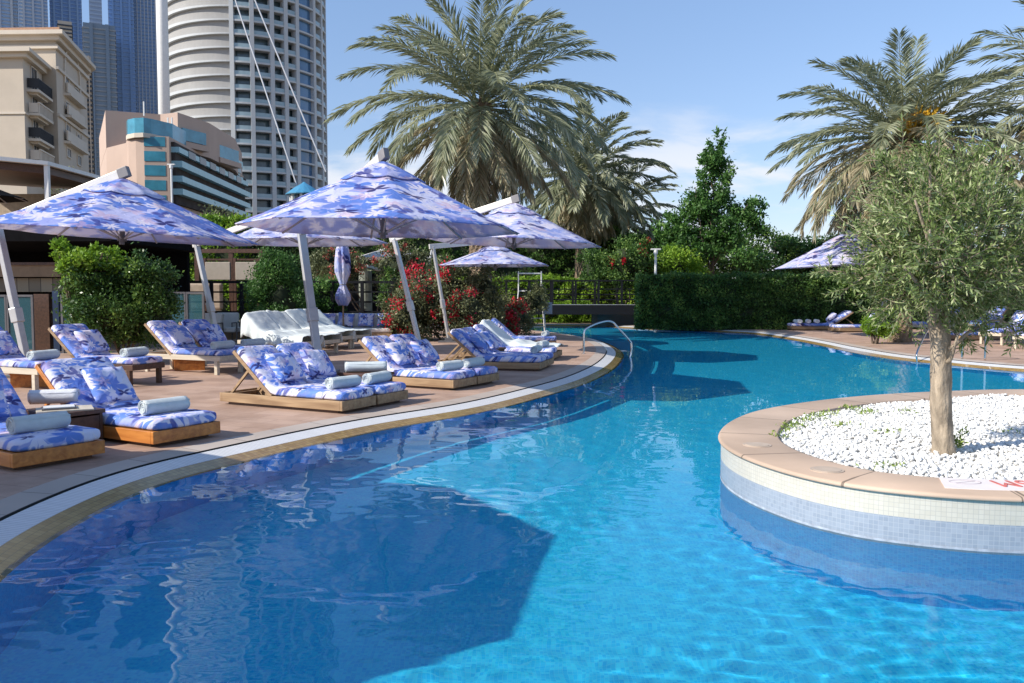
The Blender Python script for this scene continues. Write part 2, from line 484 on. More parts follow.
edge_px = [(0, 582), (23, 561), (78, 524), (156, 487), (242, 463), (380, 431), (486, 412), (551, 395), (593, 381), (618, 366),
           (623, 353), (608, 343.5), (590, 338.5)]
PE = [tuple(G(u, v, 0.0)[:2]) for u, v in edge_px]
PE += [(1.6, 33), (0.0, 36), (0.6, 39.5), (3.5, 39.6), (5.4, 37)]
PE += [tuple(G(u, v, 0.0)[:2]) for u, v in [(660, 330), (700, 331.5), (745, 333.5), (779, 338), (812, 344), (839, 350), (880, 357.5), (928, 363.2), (1024, 372)]]
PE += [(12.6, 15.2), (14.6, 12), (15, 8), (12.5, 3.5), (8, 0.9), (4, 0.1), (1.2, 0.1), (-0.8, 0.9), (-1.9, 2.3), (-2.55, 3.6)]
pool = resample(catmull(PE, 10), 0.16)       # clockwise or ccw does not matter, fixed below
ar = sum(a.x * b.y - b.x * a.y for a, b in zip(pool, pool[1:] + pool[:1]))
if ar > 0: pool.reverse()                    # clockwise: left-hand offset points outwards
pool = smooth_loop(pool, 2)
rings = {d: smooth_loop(offset(pool, d), 3 if d else 0) for d in (0, 0.20, 0.42, 0.445, 0.70)}

def ring_mesh(name, A, za, B, zb, mat, uv=True, parent=None):
    n = len(A)
    V = [(p.x, p.y, za) for p in A] + [(p.x, p.y, zb) for p in B]
    Fc = [(i, (i + 1) % n, (i + 1) % n + n, i + n) for i in range(n)]
    me = bpy.data.meshes.new(name); me.from_pydata(V, [], Fc); me.materials.append(mat)
    ul = me.uv_layers.new(name='UVMap')
    L = [0]
    for i in range(n): L.append(L[-1] + (A[(i + 1) % n] - A[i]).length)
    w = sqrt((A[0] - B[0]).length_squared + (za - zb) ** 2)
    for i, p in enumerate(me.polygons):
        uvs = [(L[i], 0), (L[i + 1], 0), (L[i + 1], w), (L[i], w)]
        for k, li in enumerate(p.loop_indices): ul.data[li].uv = uvs[k]
    bm = bmesh.new(); bm.from_mesh(me); bmesh.ops.recalc_face_normals(bm, faces=bm.faces); bm.to_mesh(me); bm.free()
    for p in me.polygons: p.use_smooth = True
    o = bpy.data.objects.new(name, me); COL.objects.link(o)
    if parent: o.parent = parent
    return o
def sheet(name, outer, holes, z, mat):
    loops = [[Vector((p[0], p[1], 0)) for p in outer]] + [[Vector((p[0], p[1], 0)) for p in h] for h in holes]
    V = [p for lp in loops for p in lp]
    tris = tessellate_polygon(loops)
    me = bpy.data.meshes.new(name); me.from_pydata([(p.x, p.y, z) for p in V], [], tris)
    bm = bmesh.new(); bm.from_mesh(me)
    for f in bm.faces:
        f.normal_update()
        if f.normal.z < 0: f.normal_flip()
    bm.to_mesh(me); bm.free()
    me.materials.append(mat)
    o = bpy.data.objects.new(name, me); COL.objects.link(o)
    return o

# deck, kerbs, gutter
def deckmat():
    m, t, n, l, b = newmat('terracotta_deck')
    tc = n.new('ShaderNodeTexCoord'); mp = n.new('ShaderNodeMapping'); mp.inputs['Rotation'].default_value = (0, 0, 0.35)
    l.new(tc.outputs['Object'], mp.inputs[0])
    br = n.new('ShaderNodeTexBrick'); br.inputs['Scale'].default_value = 1
    br.inputs['Brick Width'].default_value = 0.6; br.inputs['Row Height'].default_value = 0.3
    br.inputs['Mortar Size'].default_value = 0.006; br.inputs['Mortar Smooth'].default_value = 0.4
    br.inputs[1].default_value = (0.42, 0.285, 0.21, 1); br.inputs[2].default_value = (0.47, 0.33, 0.25, 1); br.inputs[3].default_value = (0.31, 0.21, 0.16, 1)
    l.new(mp.outputs[0], br.inputs[0])
    nz = n.new('ShaderNodeTexNoise'); nz.inputs['Scale'].default_value = 1.3; nz.inputs['Detail'].default_value = 8; nz.inputs['Roughness'].default_value = 0.65
    l.new(tc.outputs['Object'], nz.inputs[0])
    r = ramp(n, [(0.3, (0.68, 0.65, 0.63)), (0.55, (1.0, 1.0, 1.0)), (0.75, (1.15, 1.15, 1.15))]); l.new(nz.outputs[0], r.inputs[0])
    mxx = n.new('ShaderNodeMix'); mxx.data_type = 'RGBA'; mxx.blend_type = 'MULTIPLY'; mxx.inputs[0].default_value = 1
    l.new(br.outputs[0], mxx.inputs[6]); l.new(r.outputs[0], mxx.inputs[7]); l.new(mxx.outputs[2], b.inputs['Base Color'])
    b.inputs['Roughness'].default_value = 0.75; b.inputs['Specular IOR Level'].default_value = 0.3
    return m
M['deck'] = deckmat()
deck_outer = [(-45, -12), (45, -12), (45, 60), (-45, 60)]
tag(sheet('pool_deck', deck_outer, [rings[0.70]], DZ, M['deck']), kind='structure')
far = [(-3000, -3000), (3000, -3000), (3000, 4500), (-3000, 4500)]
M['earth'] = plain('sandy_ground', (0.30, 0.25, 0.18), 0.9, var=0.25, scale=0.08)
tag(sheet('ground', far, [deck_outer], DZ - 0.004, M['earth']), kind='structure')
M['kerb'] = tilemat('pale_kerb_stone', ((0.44, 0.37, 0.31), (0.50, 0.43, 0.37)), (0.2, 0.17, 0.15), 0.6, 0.012, 0.7, uv=True, dirt=0.15)
M['grate'] = tilemat('white_gutter_slats', ((0.70, 0.70, 0.69), (0.76, 0.76, 0.75)), (0.45, 0.45, 0.45), 0.4, 0.012, 0.4, uv=True, wide=0.035)
M['ochre'] = tilemat('ochre_mosaic', ((0.34, 0.22, 0.085), (0.46, 0.32, 0.13)), (0.20, 0.15, 0.08), 0.05, 0.05, 0.12, uv=True, dirt=0.3, spec=0.6)
M['black'] = plain('black_gap', (0.012, 0.012, 0.014), 0.8)
tag(ring_mesh('pool_kerb', rings[0.445], DZ - 0.012, rings[0.70], DZ + 0.001, M['kerb']), kind='structure')
tag(ring_mesh('gutter_slot', rings[0.42], DZ - 0.055, rings[0.445], DZ - 0.055, M['black']), kind='structure')
tag(ring_mesh('gutter_slot', rings[0.445], DZ - 0.055, rings[0.445], DZ - 0.012, M['black']), kind='structure')
tag(ring_mesh('overflow_gutter', rings[0.20], 0.045, rings[0.42], DZ - 0.022, M['grate']), kind='structure')
tag(ring_mesh('pool_edge', rings[0], -0.012, rings[0.20], 0.045, M['ochre']), kind='structure')

# the basin
PD = -1.1
def mosaic(name, c1, c2, mort, size, uv):
    m, t, n, l, b = newmat(name)
    tc = n.new('ShaderNodeTexCoord')
    br = n.new('ShaderNodeTexBrick'); br.offset = 0
    br.inputs['Scale'].default_value = 1; br.inputs['Brick Width'].default_value = size; br.inputs['Row Height'].default_value = size
    br.inputs['Mortar Size'].default_value = size * 0.06; br.inputs['Mortar Smooth'].default_value = 0.2
    br.inputs[1].default_value = rgba(c1); br.inputs[2].default_value = rgba(c2); br.inputs[3].default_value = rgba(mort)
    l.new(tc.outputs['UV' if uv else 'Object'], br.inputs[0])
    l.new(br.outputs[0], b.inputs['Base Color'])
    b.inputs['Roughness'].default_value = 0.6; b.inputs['Specular IOR Level'].default_value = 0.2
    return m
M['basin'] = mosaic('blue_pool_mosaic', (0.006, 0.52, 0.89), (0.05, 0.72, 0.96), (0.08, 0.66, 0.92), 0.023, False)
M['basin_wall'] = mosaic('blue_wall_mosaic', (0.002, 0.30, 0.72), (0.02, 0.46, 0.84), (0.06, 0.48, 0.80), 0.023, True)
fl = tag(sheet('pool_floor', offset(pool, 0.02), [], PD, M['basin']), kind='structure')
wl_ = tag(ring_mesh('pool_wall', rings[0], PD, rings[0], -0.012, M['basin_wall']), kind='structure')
for o in (fl, wl_): o.cycles.is_caustics_receiver = True

# the water: one rippled sheet, finest near the camera
def watermat():
    m = bpy.data.materials.new('pool_water'); m.use_nodes = True
    n = m.node_tree.nodes; l = m.node_tree.links
    n.remove(n['Principled BSDF'])
    g = n.new('ShaderNodeBsdfGlass'); g.inputs['Roughness'].default_value = 0; g.inputs['IOR'].default_value = 1.33
    g.inputs['Color'].default_value = (0.86, 0.97, 1.0, 1)
    # part of the surface sheen is left out, as through a polarising filter
    rf = n.new('ShaderNodeBsdfRefraction'); rf.inputs['Roughness'].default_value = 0; rf.inputs['IOR'].default_value = 1.33
    rf.inputs['Color'].default_value = (0.86, 0.97, 1.0, 1)
    ms = n.new('ShaderNodeMixShader'); ms.inputs[0].default_value = 0.2
    l.new(g.outputs[0], ms.inputs[1]); l.new(rf.outputs[0], ms.inputs[2]); l.new(ms.outputs[0], n['Material Output'].inputs[0])
    return m
M['water'] = watermat()
ys = [0.02]
while ys[-1] < 40.2: ys.append(ys[-1] + min(0.4, max(0.022, 0.0062 * ys[-1])))
ys = np.array(ys); xs = [-0.0]
while xs[-1] < 16: xs.append(xs[-1] + (0.032 if xs[-1] < 5 else 0.032 + (xs[-1] - 5) * 0.01))
xs = np.array(sorted([-x for x in xs[1:] if x < 3.6] + xs))
X, Y = np.meshgrid(xs, ys)
cell = np.maximum(0.022, 0.0062 * Y)
rw = np.random.RandomState(5)
Z = np.zeros_like(X)
patch = np.zeros_like(X)
for i in range(7):
    a = rw.uniform(0, 2 * pi); lam = rw.uniform(2.0, 5.0); patch += np.sin(2 * pi / lam * (X * cos(a) + Y * sin(a)) + rw.uniform(0, 6))
patch = 1 + 0.22 * np.clip(patch, -3, 3)
for i in range(130):
    lam = math.exp(rw.uniform(math.log(0.13), math.log(1.3))); a = rw.normal(0.5, 1.0) if i % 3 else rw.uniform(0, 2 * pi)
    amp = RIP * lam / (2 * pi) * (0.26 if lam > 0.6 else (0.5 if lam > 0.3 else (1.0 if lam > 0.2 else 1.5)))
    res = np.clip((lam / cell - 3.0) / 2.0, 0, 1)
    Z += amp * res * np.sin(2 * pi / lam * (X * cos(a) + Y * sin(a)) + rw.uniform(0, 2 * pi))
for i in range(90):      # short ripples with crests lying mostly across the pool
    lam = math.exp(rw.uniform(math.log(0.07), math.log(0.22))); a = pi / 2 + rw.normal(0, 0.30)
    res = np.clip((lam / cell - 2.6) / 1.5, 0, 1) * np.clip((lam / abs(cos(a)) / 0.034 - 3), 0, 1) if abs(cos(a)) > 0.01 else np.clip((lam / cell - 2.6) / 1.5, 0, 1)
    Z += RIP * 0.55 * lam / (2 * pi) * res * np.sin(2 * pi / lam * (X * cos(a) + Y * sin(a)) + rw.uniform(0, 2 * pi))
Z *= patch
idx = np.arange(X.size).reshape(X.shape)
fq = np.stack([idx[:-1, :-1], idx[:-1, 1:], idx[1:, 1:], idx[1:, :-1]], -1).reshape(-1, 4)
wat = npmesh('pool_water', np.stack([X.ravel(), Y.ravel(), Z.ravel()], 1), fq, M['water'], smooth=True)
wat.cycles.is_caustics_caster = True
tag(wat, kind='structure')

# ---------------------------------------------------------------- the round planter in the pool
isl_px = [(1024, 498), (950.6, 494.3), (891, 489.3), (855.7, 485), (820.5, 478.8), (785, 470), (750, 458.5), (727, 447.5), (717.6, 437.5), (721, 427.5),
          (734, 418.5), (755, 410.5), (796, 403), (855.7, 396), (926, 391.6), (1024, 389)]
CT = 0.35
IP = [tuple(G(u, v, CT)[:2]) for u, v in isl_px] + [(8.4, 10.6), (9.9, 9.3), (10.2, 7.6), (9.0, 5.9), (6.8, 5.1), (5.0, 4.95)]
isl = resample(catmull(IP, 10), 0.10)
ar = sum(a.x * b.y - b.x * a.y for a, b in zip(isl, isl[1:] + isl[:1]))
if ar > 0: isl.reverse()
isl = smooth_loop(isl, 6)
ic = Vector((5.6, 7.8, 0))
isl_wall = offset(isl, -0.025); isl_in = smooth_loop(offset(isl, -0.50), 14)
planter = thing('pool_planter', 'round mosaic planter with tan stone coping, filled with white pebbles, standing in the pool', 'planter', (0, 0, 0))
M['cream_tile'] = tilemat('cream_mosaic', ((0.56, 0.525, 0.44), (0.61, 0.575, 0.49)), (0.44, 0.42, 0.37), 0.03, 0.05, 0.35, uv=True, dirt=0.10)
M['grey_tile'] = tilemat('grey_blue_mosaic', ((0.27, 0.31, 0.37), (0.33, 0.37, 0.43)), (0.40, 0.43, 0.47), 0.03, 0.05, 0.3, uv=True, dirt=0.12)
p_ = ring_mesh('cream_tile_band', isl_wall, 0.170, isl_wall, CT - 0.035, M['cream_tile'], parent=planter); p_.cycles.is_caustics_receiver = True
p_ = ring_mesh('grey_tile_band', isl_wall, -0.05, isl_wall, 0.170, M['grey_tile'], parent=planter); p_.cycles.is_caustics_receiver = True
p_ = ring_mesh('waterline_scale', offset(isl, -0.022), -0.004, offset(isl, -0.022), 0.016, plain('chalky_scale', (0.36, 0.40, 0.46), 0.9, var=0.3, scale=14), parent=planter)
p_ = ring_mesh('blue_tile_wall', isl_wall, PD, isl_wall, -0.05, M['basin_wall'], parent=planter); p_.cycles.is_caustics_receiver = True
def copingmat():
    m = tilemat('tan_coping_stone', ((0.53, 0.39, 0.285), (0.62, 0.47, 0.355)), (0.20, 0.15, 0.11), 2.0, 0.006, 0.7, uv=True, wide=1.05, dirt=0.32)
    return m
M['coping'] = copingmat()
# coping: profile swept round the edge (top, rounded nose, underside)
prof = [(-0.50, CT - 0.06), (-0.50, CT - 0.002), (-0.485, CT), (-0.022, CT), (-0.008, CT - 0.006), (0, CT - 0.02), (-0.006, CT - 0.032), (-0.022, CT - 0.036), (-0.05, CT - 0.036)]
RV = []
for d, z in prof:
    ring = isl_in if d == -0.50 else ([a.lerp(b, 0.03) for a, b in zip(isl_in, isl)] if d == -0.485 else (offset(isl, d) if d else isl))
    RV.append([(p.x, p.y, z) for p in ring])
n_ = len(isl)
V = [p for r in RV for p in r]
Fc = [(j * n_ + i, j * n_ + (i + 1) % n_, (j + 1) * n_ + (i + 1) % n_, (j + 1) * n_ + i) for j in range(len(prof) - 1) for i in range(n_)]
me = bpy.data.meshes.new('coping'); me.from_pydata(V, [], Fc); me.materials.append(M['coping'])
ul = me.uv_layers.new(name='UVMap'); L = [0]
for i in range(n_): L.append(L[-1] + (isl[(i + 1) % n_] - isl[i]).length)
pv = [0, 0.05, 0.07, 0.53, 0.55, 0.56, 0.57, 0.59, 0.6]
for q, p in enumerate(me.polygons):
    j, i = divmod(q, n_)
    for k, li in enumerate(p.loop_indices): ul.data[li].uv = [(L[i], pv[j] + 0.6), (L[i + 1], pv[j] + 0.6), (L[i + 1], pv[j + 1] + 0.6), (L[i], pv[j + 1] + 0.6)][k]
bm = bmesh.new(); bm.from_mesh(me); bmesh.ops.recalc_face_normals(bm, faces=bm.faces); bm.to_mesh(me); bm.free()
for p in me.polygons: p.use_smooth = len(me.polygons) and True
cop = bpy.data.objects.new('coping', me); COL.objects.link(cop); cop.parent = planter
# flush round lids on the coping
M['lid'] = plain('lid_stone', (0.50, 0.40, 0.31), 0.6, var=0.1, scale=10)
for (u, v) in [(757, 445), (827, 470)]:
    c = G(u, v, CT)
    mb = MB(); mb.tube([(c.x, c.y, CT - 0.01), (c.x, c.y, CT + 0.004)], 0.115, 28); mb.tube([(c.x, c.y, CT - 0.01), (c.x, c.y, CT + 0.007)], 0.095, 28)
    mb.build('access_lid', M['lid'], planter)
# bed under the pebbles
bed = sheet('gravel_bed', offset(isl_in, -0.005), [], CT - 0.055, plain('pale_grit', (0.50, 0.48, 0.44), 0.95, var=0.3, scale=30))
bed.parent = planter
# painted white plate with the depth in red and a faint no-diving oval, read from inside the planter
plate = thing('depth_marker', 'white plate on the planter coping with red upside-down depth figures 1.45M', 'pool sign', G(985, 485, CT))
def on_arc(u, v): return G(u, v, CT + 0.004)
a0, a1, a2, a3 = on_arc(939, 477.5), on_arc(1024, 480.3), on_arc(1025, 491.5), on_arc(945, 487.8)
ext = Vector((0.42, -0.02, 0))
mb = MB(); pl = [a0, a1, a1 + ext, a2 + ext, a3.lerp(a2, 0.5), a3]
mb.prism([(p.x, p.y) for p in pl], CT + 0.001, CT + 0.005)
mb.build('plate', plain('white_plate', (0.80, 0.74, 0.72), 0.5, var=0.04), plate, world=True)
def text_mesh(s, size, M4, mat, name, parent, extrude=0.0015):
    c = bpy.data.curves.new(name, 'FONT'); c.body = s; c.size = size; c.extrude = extrude; c.align_x = 'LEFT'
    to = bpy.data.objects.new(name, c); COL.objects.link(to)
    bpy.context.view_layer.update()
    me = bpy.data.meshes.new_from_object(to.evaluated_get(bpy.context.evaluated_depsgraph_get()))
    bpy.data.objects.remove(to)
    me.transform(M4); me.materials.clear(); me.materials.append(mat)
    o = bpy.data.objects.new(name, me); COL.objects.link(o); o.parent = parent
    return o
M['red_paint'] = plain('red_lettering', (0.60, 0.16, 0.14), 0.6, var=0.15)
# upside down: the M comes first from the left, so the text runs right to left as seen from the pool
p0 = on_arc(1000, 479.5) - plate.location
T4 = Matrix.Translation((p0.x + 0.36, p0.y - 0.05, 0.0085)) @ Matrix.Rotation(pi + 0.0, 4, 'Z') @ Matrix.Diagonal((1.0, 1.35, 1, 1))
text_mesh('1.45M', 0.19, T4, M['red_paint'], 'depth_figures', plate)
mb = MB(); c = on_arc(965, 482.3) - plate.location
for k in range(24):
    a = 2 * pi * k / 24; b = 2 * pi * (k + 1) / 24
    mb.beam((c.x + 0.10 * cos(a), c.y + 0.06 * sin(a), 0.003), (c.x + 0.10 * cos(b), c.y + 0.06 * sin(b), 0.003), 0.008, 0.008)
mb.beam((c.x - 0.08, c.y - 0.03, 0.003), (c.x + 0.08, c.y + 0.03, 0.003), 0.008, 0.008)
mb.build('no_diving_symbol', plain('faded_grey_paint', (0.48, 0.42, 0.44), 0.6), plate)

# white pebbles
def ico():
    bm = bmesh.new(); bmesh.ops.create_icosphere(bm, subdivisions=1, radius=1)
    V = np.array([v.co[:] for v in bm.verts]); Fx = np.array([[v.index for v in f.verts] for f in bm.faces]); bm.free(); return V, Fx
def inside(P, poly):
    x, y = P[:, 0], P[:, 1]; ins = np.zeros(len(P), bool); n = len(poly)
    for i in range(n):
        a, b = poly[i], poly[i - 1]
        c = ((a[1] > y) != (b[1] > y)) & (x < (b[0] - a[0]) * (y - a[1]) / (b[1] - a[1] + 1e-12) + a[0]); ins ^= c
    return ins
inpoly = [(p.x, p.y) for p in isl_in[::3]]
rp = np.random.RandomState(3)
P = np.stack([rp.uniform(1.8, 9.9, 80000), rp.uniform(5.0, 10.9, 80000)], 1)
P = P[inside(P, inpoly)]
keep = rp.uniform(size=len(P)) < np.clip(1.25 - (P[:, 0] - 3.5) * 0.22, 0.25, 1)
P = P[keep]
IV, IF = ico()
N = len(P)
sz = rp.uniform(0.009, 0.022, N)
sc3 = rp.uniform(0.65, 1.25, (N, 3)) * sz[:, None]; sc3[:, 2] *= 0.75
jit = 1 + rp.uniform(-0.22, 0.22, (N, len(IV), 1))
ang = rp.uniform(0, 2 * pi, N); ca, sa = np.cos(ang), np.sin(ang)
VV = IV[None] * sc3[:, None, :] * jit
VX = VV[..., 0] * ca[:, None] - VV[..., 1] * sa[:, None]; VY = VV[..., 0] * sa[:, None] + VV[..., 1] * ca[:, None]
hz = CT - 0.045 + rp.uniform(0, 0.035, N) + 0.02 * np.sin(P[:, 0] * 3) * np.sin(P[:, 1] * 2.3)
VV = np.stack([VX + P[:, 0][:, None], VY + P[:, 1][:, None], VV[..., 2] + hz[:, None]], -1).reshape(-1, 3)
FF = (IF[None] + (np.arange(N) * len(IV))[:, None, None]).reshape(-1, 3)
def pebmat():
    m, t, n, l, b = newmat('white_pebbles')
    at = n.new('ShaderNodeAttribute'); at.attribute_name = 'rnd'
    r = ramp(n, [(0, (0.62, 0.60, 0.55)), (0.25, (0.78, 0.77, 0.74)), (1, (0.86, 0.86, 0.84))]); l.new(at.outputs['Fac'], r.inputs[0])
    l.new(r.outputs[0], b.inputs['Base Color']); b.inputs['Roughness'].default_value = 0.7
    return m
peb = npmesh('white_pebbles', VV, FF, pebmat(), attr=np.repeat(rp.uniform(size=N), len(IF)), smooth=True)
tag(peb, 'bright white pebbles heaped round the olive trunk inside the pool planter', 'pebbles', kind='stuff')

# ================================================================ parasols
def canopy_pt(t, a, Rr, rise, N=8, sag=0.035, low=0.0):
    """t 0 centre..1 rim, a angle: octagon rim, slightly sagging between the ribs"""
    seg = 2 * pi / N; k = ((a % seg) - seg / 2)
    poly = cos(seg / 2) / cos(k)
    r = Rr * t * (1 - t * 0.0) * (1 + (poly - 1) * min(1, t * 1.3))
    mid = cos(k * N / 2)      # 1 between ribs, 0 on ribs
    z = rise * (0.84 * (1 - t) + 0.16 * (1 - t * t) ** 2 + 0.02 * sin(pi * t)) - sag * Rr * 0.5 * mid * sin(pi * min(1, t * 1.02)) * 1.0
    z += 0.012 * noise.noise((cos(a) * r * 2.2, sin(a) * r * 2.2, Rr + low))
    return Vector((r * cos(a), r * sin(a), z))
def make_canopy(root, Rr, rise, top, under, T, r0=0.12):
    nr, na = 14, 64
    V = []; 
    for side in (0, 1):
        for i in range(nr):
            t = r0 + (1 - r0) * i / (nr - 1)
            for j in range(na):
                p = canopy_pt(t, 2 * pi * j / na, Rr, rise)
                if side: p.z -= 0.014
                V.append(T @ p)
    Fc = []; mi = []
    for side in (0, 1):
        o = side * nr * na
        for i in range(nr - 1):
            for j in range(na):
                q = (o + i * na + j, o + i * na + (j + 1) % na, o + (i + 1) * na + (j + 1) % na, o + (i + 1) * na + j)
                Fc.append(q if side == 0 else q[::-1]); mi.append(side)
    for j in range(na):
        a = (nr - 1) * na + j; b = (nr - 1) * na + (j + 1) % na
        Fc.append((a, b, b + nr * na, a + nr * na)); mi.append(0)
        a = j; b = (j + 1) % na
        Fc.append((b, a, a + nr * na, b + nr * na)); mi.append(0)
    mb = MB(); mb.v = V; mb.f = Fc; mb.m = mi
    o = mb.build('canopy', [top, under], root, smooth=True)
    # vent cap, overlapping the hole at the top
    V = []; Fc = []; mi = []
    nr2 = 6
    for side in (0, 1):
        for i in range(nr2):
            t = 0.02 + 0.28 * i / (nr2 - 1)
            for j in range(na):
                p = canopy_pt(t, 2 * pi * j / na, Rr, rise)
                p.z += 0.035 + 0.05 * (1 - (t / 0.3) ** 2) - side * 0.008
                V.append(T @ p)
    for side in (0, 1):
        o_ = side * nr2 * na
        for i in range(nr2 - 1):
            for j in range(na):
                q = (o_ + i * na + j, o_ + i * na + (j + 1) % na, o_ + (i + 1) * na + (j + 1) % na, o_ + (i + 1) * na + j)
                Fc.append(q if side == 0 else q[::-1]); mi.append(side)
    for j in range(na):
        a = (nr2 - 1) * na + j; b = (nr2 - 1) * na + (j + 1) % na
        Fc.append((a, b, b + nr2 * na, a + nr2 * na)); mi.append(0)
    mb = MB(); mb.v = V; mb.f = Fc; mb.m = mi
    v = mb.build('vent_cap', [top, under], o, smooth=True)
    return o
def parasol(cx, cy, px, py, Rr, rimz, rise, label, topz=2.85, w=0.14, tilt=(0, 0), lean=0.75, rot=0.0, mats=None, poletop=None, group='cantilever parasols along the pool', boom=True):
    """cx,cy canopy centre; px,py top of the mast; the mast leans in towards the canopy at its foot"""
    d = Vector((cx - px, cy - py)); dist = d.length; d.normalize()
    base = Vector((px, py)) + d * lean
    root = thing('cantilever_parasol', label, 'parasol', (base.x, base.y, DZ), 0, group)
    off = root.location
    def L(x, y, z): return Vector((x, y, z)) - off
    top, under = mats or (M['canopy'], M['canopy_under'])
    T = Matrix.Translation(L(cx, cy, rimz)) @ Matrix.Rotation(tilt[0], 4, 'X') @ Matrix.Rotation(tilt[1], 4, 'Y') @ Matrix.Rotation(rot, 4, 'Z')
    make_canopy(root, Rr, rise, top, under, T)
    a = Vector((0, 0, 0.02)); b = L(px, py, topz)
    mb = MB(); mb.beam(a, b, w, w * 0.62); mb.build('mast', M['alu'], root, bevel=0.012)
    mb = MB(); mb.box((0, 0, 0.02), (0.62, 0.62, 0.05)); mb.box((0, 0, 0.08), (0.24, 0.20, 0.10)); mb.build('base_plate', M['alu_dark'], root, bevel=0.008)
    apex = T @ Vector((0, 0, rise + 0.10))
    if boom:
        e = apex + Vector((0, 0, 0.07)) - (apex - b).normalized() * 0.12; dd = (e - b).normalized()
        mb = MB(); mb.beam(b - dd * 0.12, e + dd * 0.04, 0.085, 0.15); mb.build('boom', M['boom'], root, bevel=0.01)
        mb = MB(); mb.beam(e + dd * 0.02, e + dd * 0.22, 0.105, 0.18); mb.build('boom_end_cap', M['cap'], root, bevel=0.012)
        mb = MB(); mb.tube([e + Vector((0, 0, -0.02)) + dd * 0.1, apex - Vector((0, 0, 0.12))], 0.022, 8); mb.build('hanger', M['alu_dark'], root)
    mb = MB(); c = a.lerp(b, 0.40); q = (b - a).to_track_quat('Z', 'Y').to_matrix()
    mb.box(c + Vector((0.0, 0, 0)), (w * 1.25, w * 0.95, 0.26), q); mb.build('crank_box', M['alu'], root, bevel=0.012)
    mb = MB(); mb.tube([T @ Vector((0, 0, rise)), T @ Vector((0, 0, rise * 0.10))], 0.025, 8)
    mb.tube([T @ Vector((0, 0, rise * 0.14)), T @ Vector((0, 0, -0.16))], 0.045, 10); mb.tube([T @ Vector((0, 0, -0.02)), T @ Vector((0, 0, -0.10))], 0.075, 10); mb.build('hub', M['alu_dark'], root, smooth=False)
    for k in range(8):
        an = 2 * pi * k / 8
        pts = []
        for t in (0.08, 0.35, 0.65, 0.985):
            p = canopy_pt(t, an, Rr, rise); p.z -= 0.036; pts.append(T @ p)
        mb = MB(); mb.tube(pts, 0.019, 6); rb = mb.build('rib', M['rib'], root)
        p = canopy_pt(0.52, an, Rr, rise); p.z -= 0.045
        mb = MB(); mb.tube([T @ Vector((0.06 * cos(an), 0.06 * sin(an), -0.06)), T @ p], 0.014, 6); mb.build('strut', M['rib'], rb)
    return root
M['boom'] = plain('pale_boom_metal', (0.62, 0.60, 0.56), 0.4, 0.2, var=0.06)
M['cap'] = plain('dark_boom_cap', (0.20, 0.19, 0.19), 0.5, var=0.1)
M['rib'] = plain('rib_metal', (0.36, 0.35, 0.37), 0.45, 0.2, var=0.05)
parasol(-6.75, 14.8, -9.15, 15.2, 2.30, 2.58, 0.90, 'blue floral cantilever parasol at left of photo, its pale boom crossing over the canopy', 2.80, 0.15, (R(0), R(3.5)), lean=0.55, rot=0.15)
parasol(-2.08, 13.8, -4.02, 16.3, 2.28, 2.62, 1.0, 'largest and brightest blue floral cantilever parasol, in the middle of the left deck', 2.75, 0.15, (R(0), R(1)), rot=0.25)
parasol(0.05, 20.4, -2.98, 21.6, 2.12, 2.78, 0.86, 'paler floral cantilever parasol with its tip over the pool, right of the largest parasol', 2.95, 0.14, (R(0), R(2.5)), rot=0.1, mats=(M['canopy_pale'], M['canopy_under']))
parasol(-0.52, 26.2, -2.34, 25.3, 1.75, 2.42, 0.58, 'small faded lavender parasol below and behind the pool-tip parasol', 2.95, 0.12, lean=0.5, rot=0.3, mats=(M['canopy_pale'], M['canopy_under']))
parasol(-5.0, 20.6, -8.2, 22.2, 2.0, 2.80, 0.75, 'floral cantilever parasol half hidden behind the largest parasol, above the white covered loungers', 2.85, 0.14, rot=0.2, mats=(M['canopy_pale'], M['canopy_under']))
parasol(-6.0, 4.3, -8.0, 4.9, 2.3, 2.45, 1.1, 'floral cantilever parasol just outside the photo at the near left', 2.85, 0.15, rot=0.2)
parasol(11.0, 28.2, 13.4, 30.0, 2.25, 2.50, 0.95, 'lavender far-side parasol under drooping date palm fronds, in front of the hedge', 2.9, 0.14, (0, R(-3)), rot=0.35, mats=(M['canopy_pale'], M['canopy_under']), group='parasols on the far side of the pool')
parasol(14.6, 21.6, 17.2, 23.0, 2.2, 2.55, 1.05, 'lavender parasol glimpsed through the olive crown at the right edge of the photo', 2.9, 0.14, rot=0.2, mats=(M['canopy_pale'], M['canopy_under']), group='parasols on the far side of the pool')
parasol(-5.6, 39.5, -3.8, 40.5, 1.9, 3.15, 0.5, 'plain off-white parasol far behind, over the terrace beyond the bougainvillea', 3.6, 0.12, mats=(M['canopy_white'], M['canopy_white']), boom=False, group=None)

# closed parasol on a slim wooden pole
cp = G(343.5, 341, DZ)
cl = thing('closed_parasol', 'closed floral parasol tied up on a slim wooden pole behind the white covered loungers', 'parasol', cp)
mb = MB(); mb.tube([(0, 0, 0), (0, 0, 3.0)], 0.028, 8); mb.build('pole', M['teak'], cl)
V = []; Fc = []; na, nz_ = 32, 18
prof_ = [(0.06, 3.02), (0.12, 2.95), (0.17, 2.8), (0.20, 2.55), (0.21, 2.3), (0.20, 2.1), (0.15, 1.9), (0.085, 1.72), (0.14, 1.6), (0.21, 1.42), (0.22, 1.28), (0.16, 1.16), (0.13, 1.10)]
for i, (r, z) in enumerate(prof_):
    for j in range(na):
        a = 2 * pi * j / na; rr = r * (1 + 0.22 * cos(8 * a + z * 1.5) * (0.4 if 5 < i < 9 else 1))
        V.append((rr * cos(a), rr * sin(a), z + 0.03 * cos(8 * a) * (i > 10)))
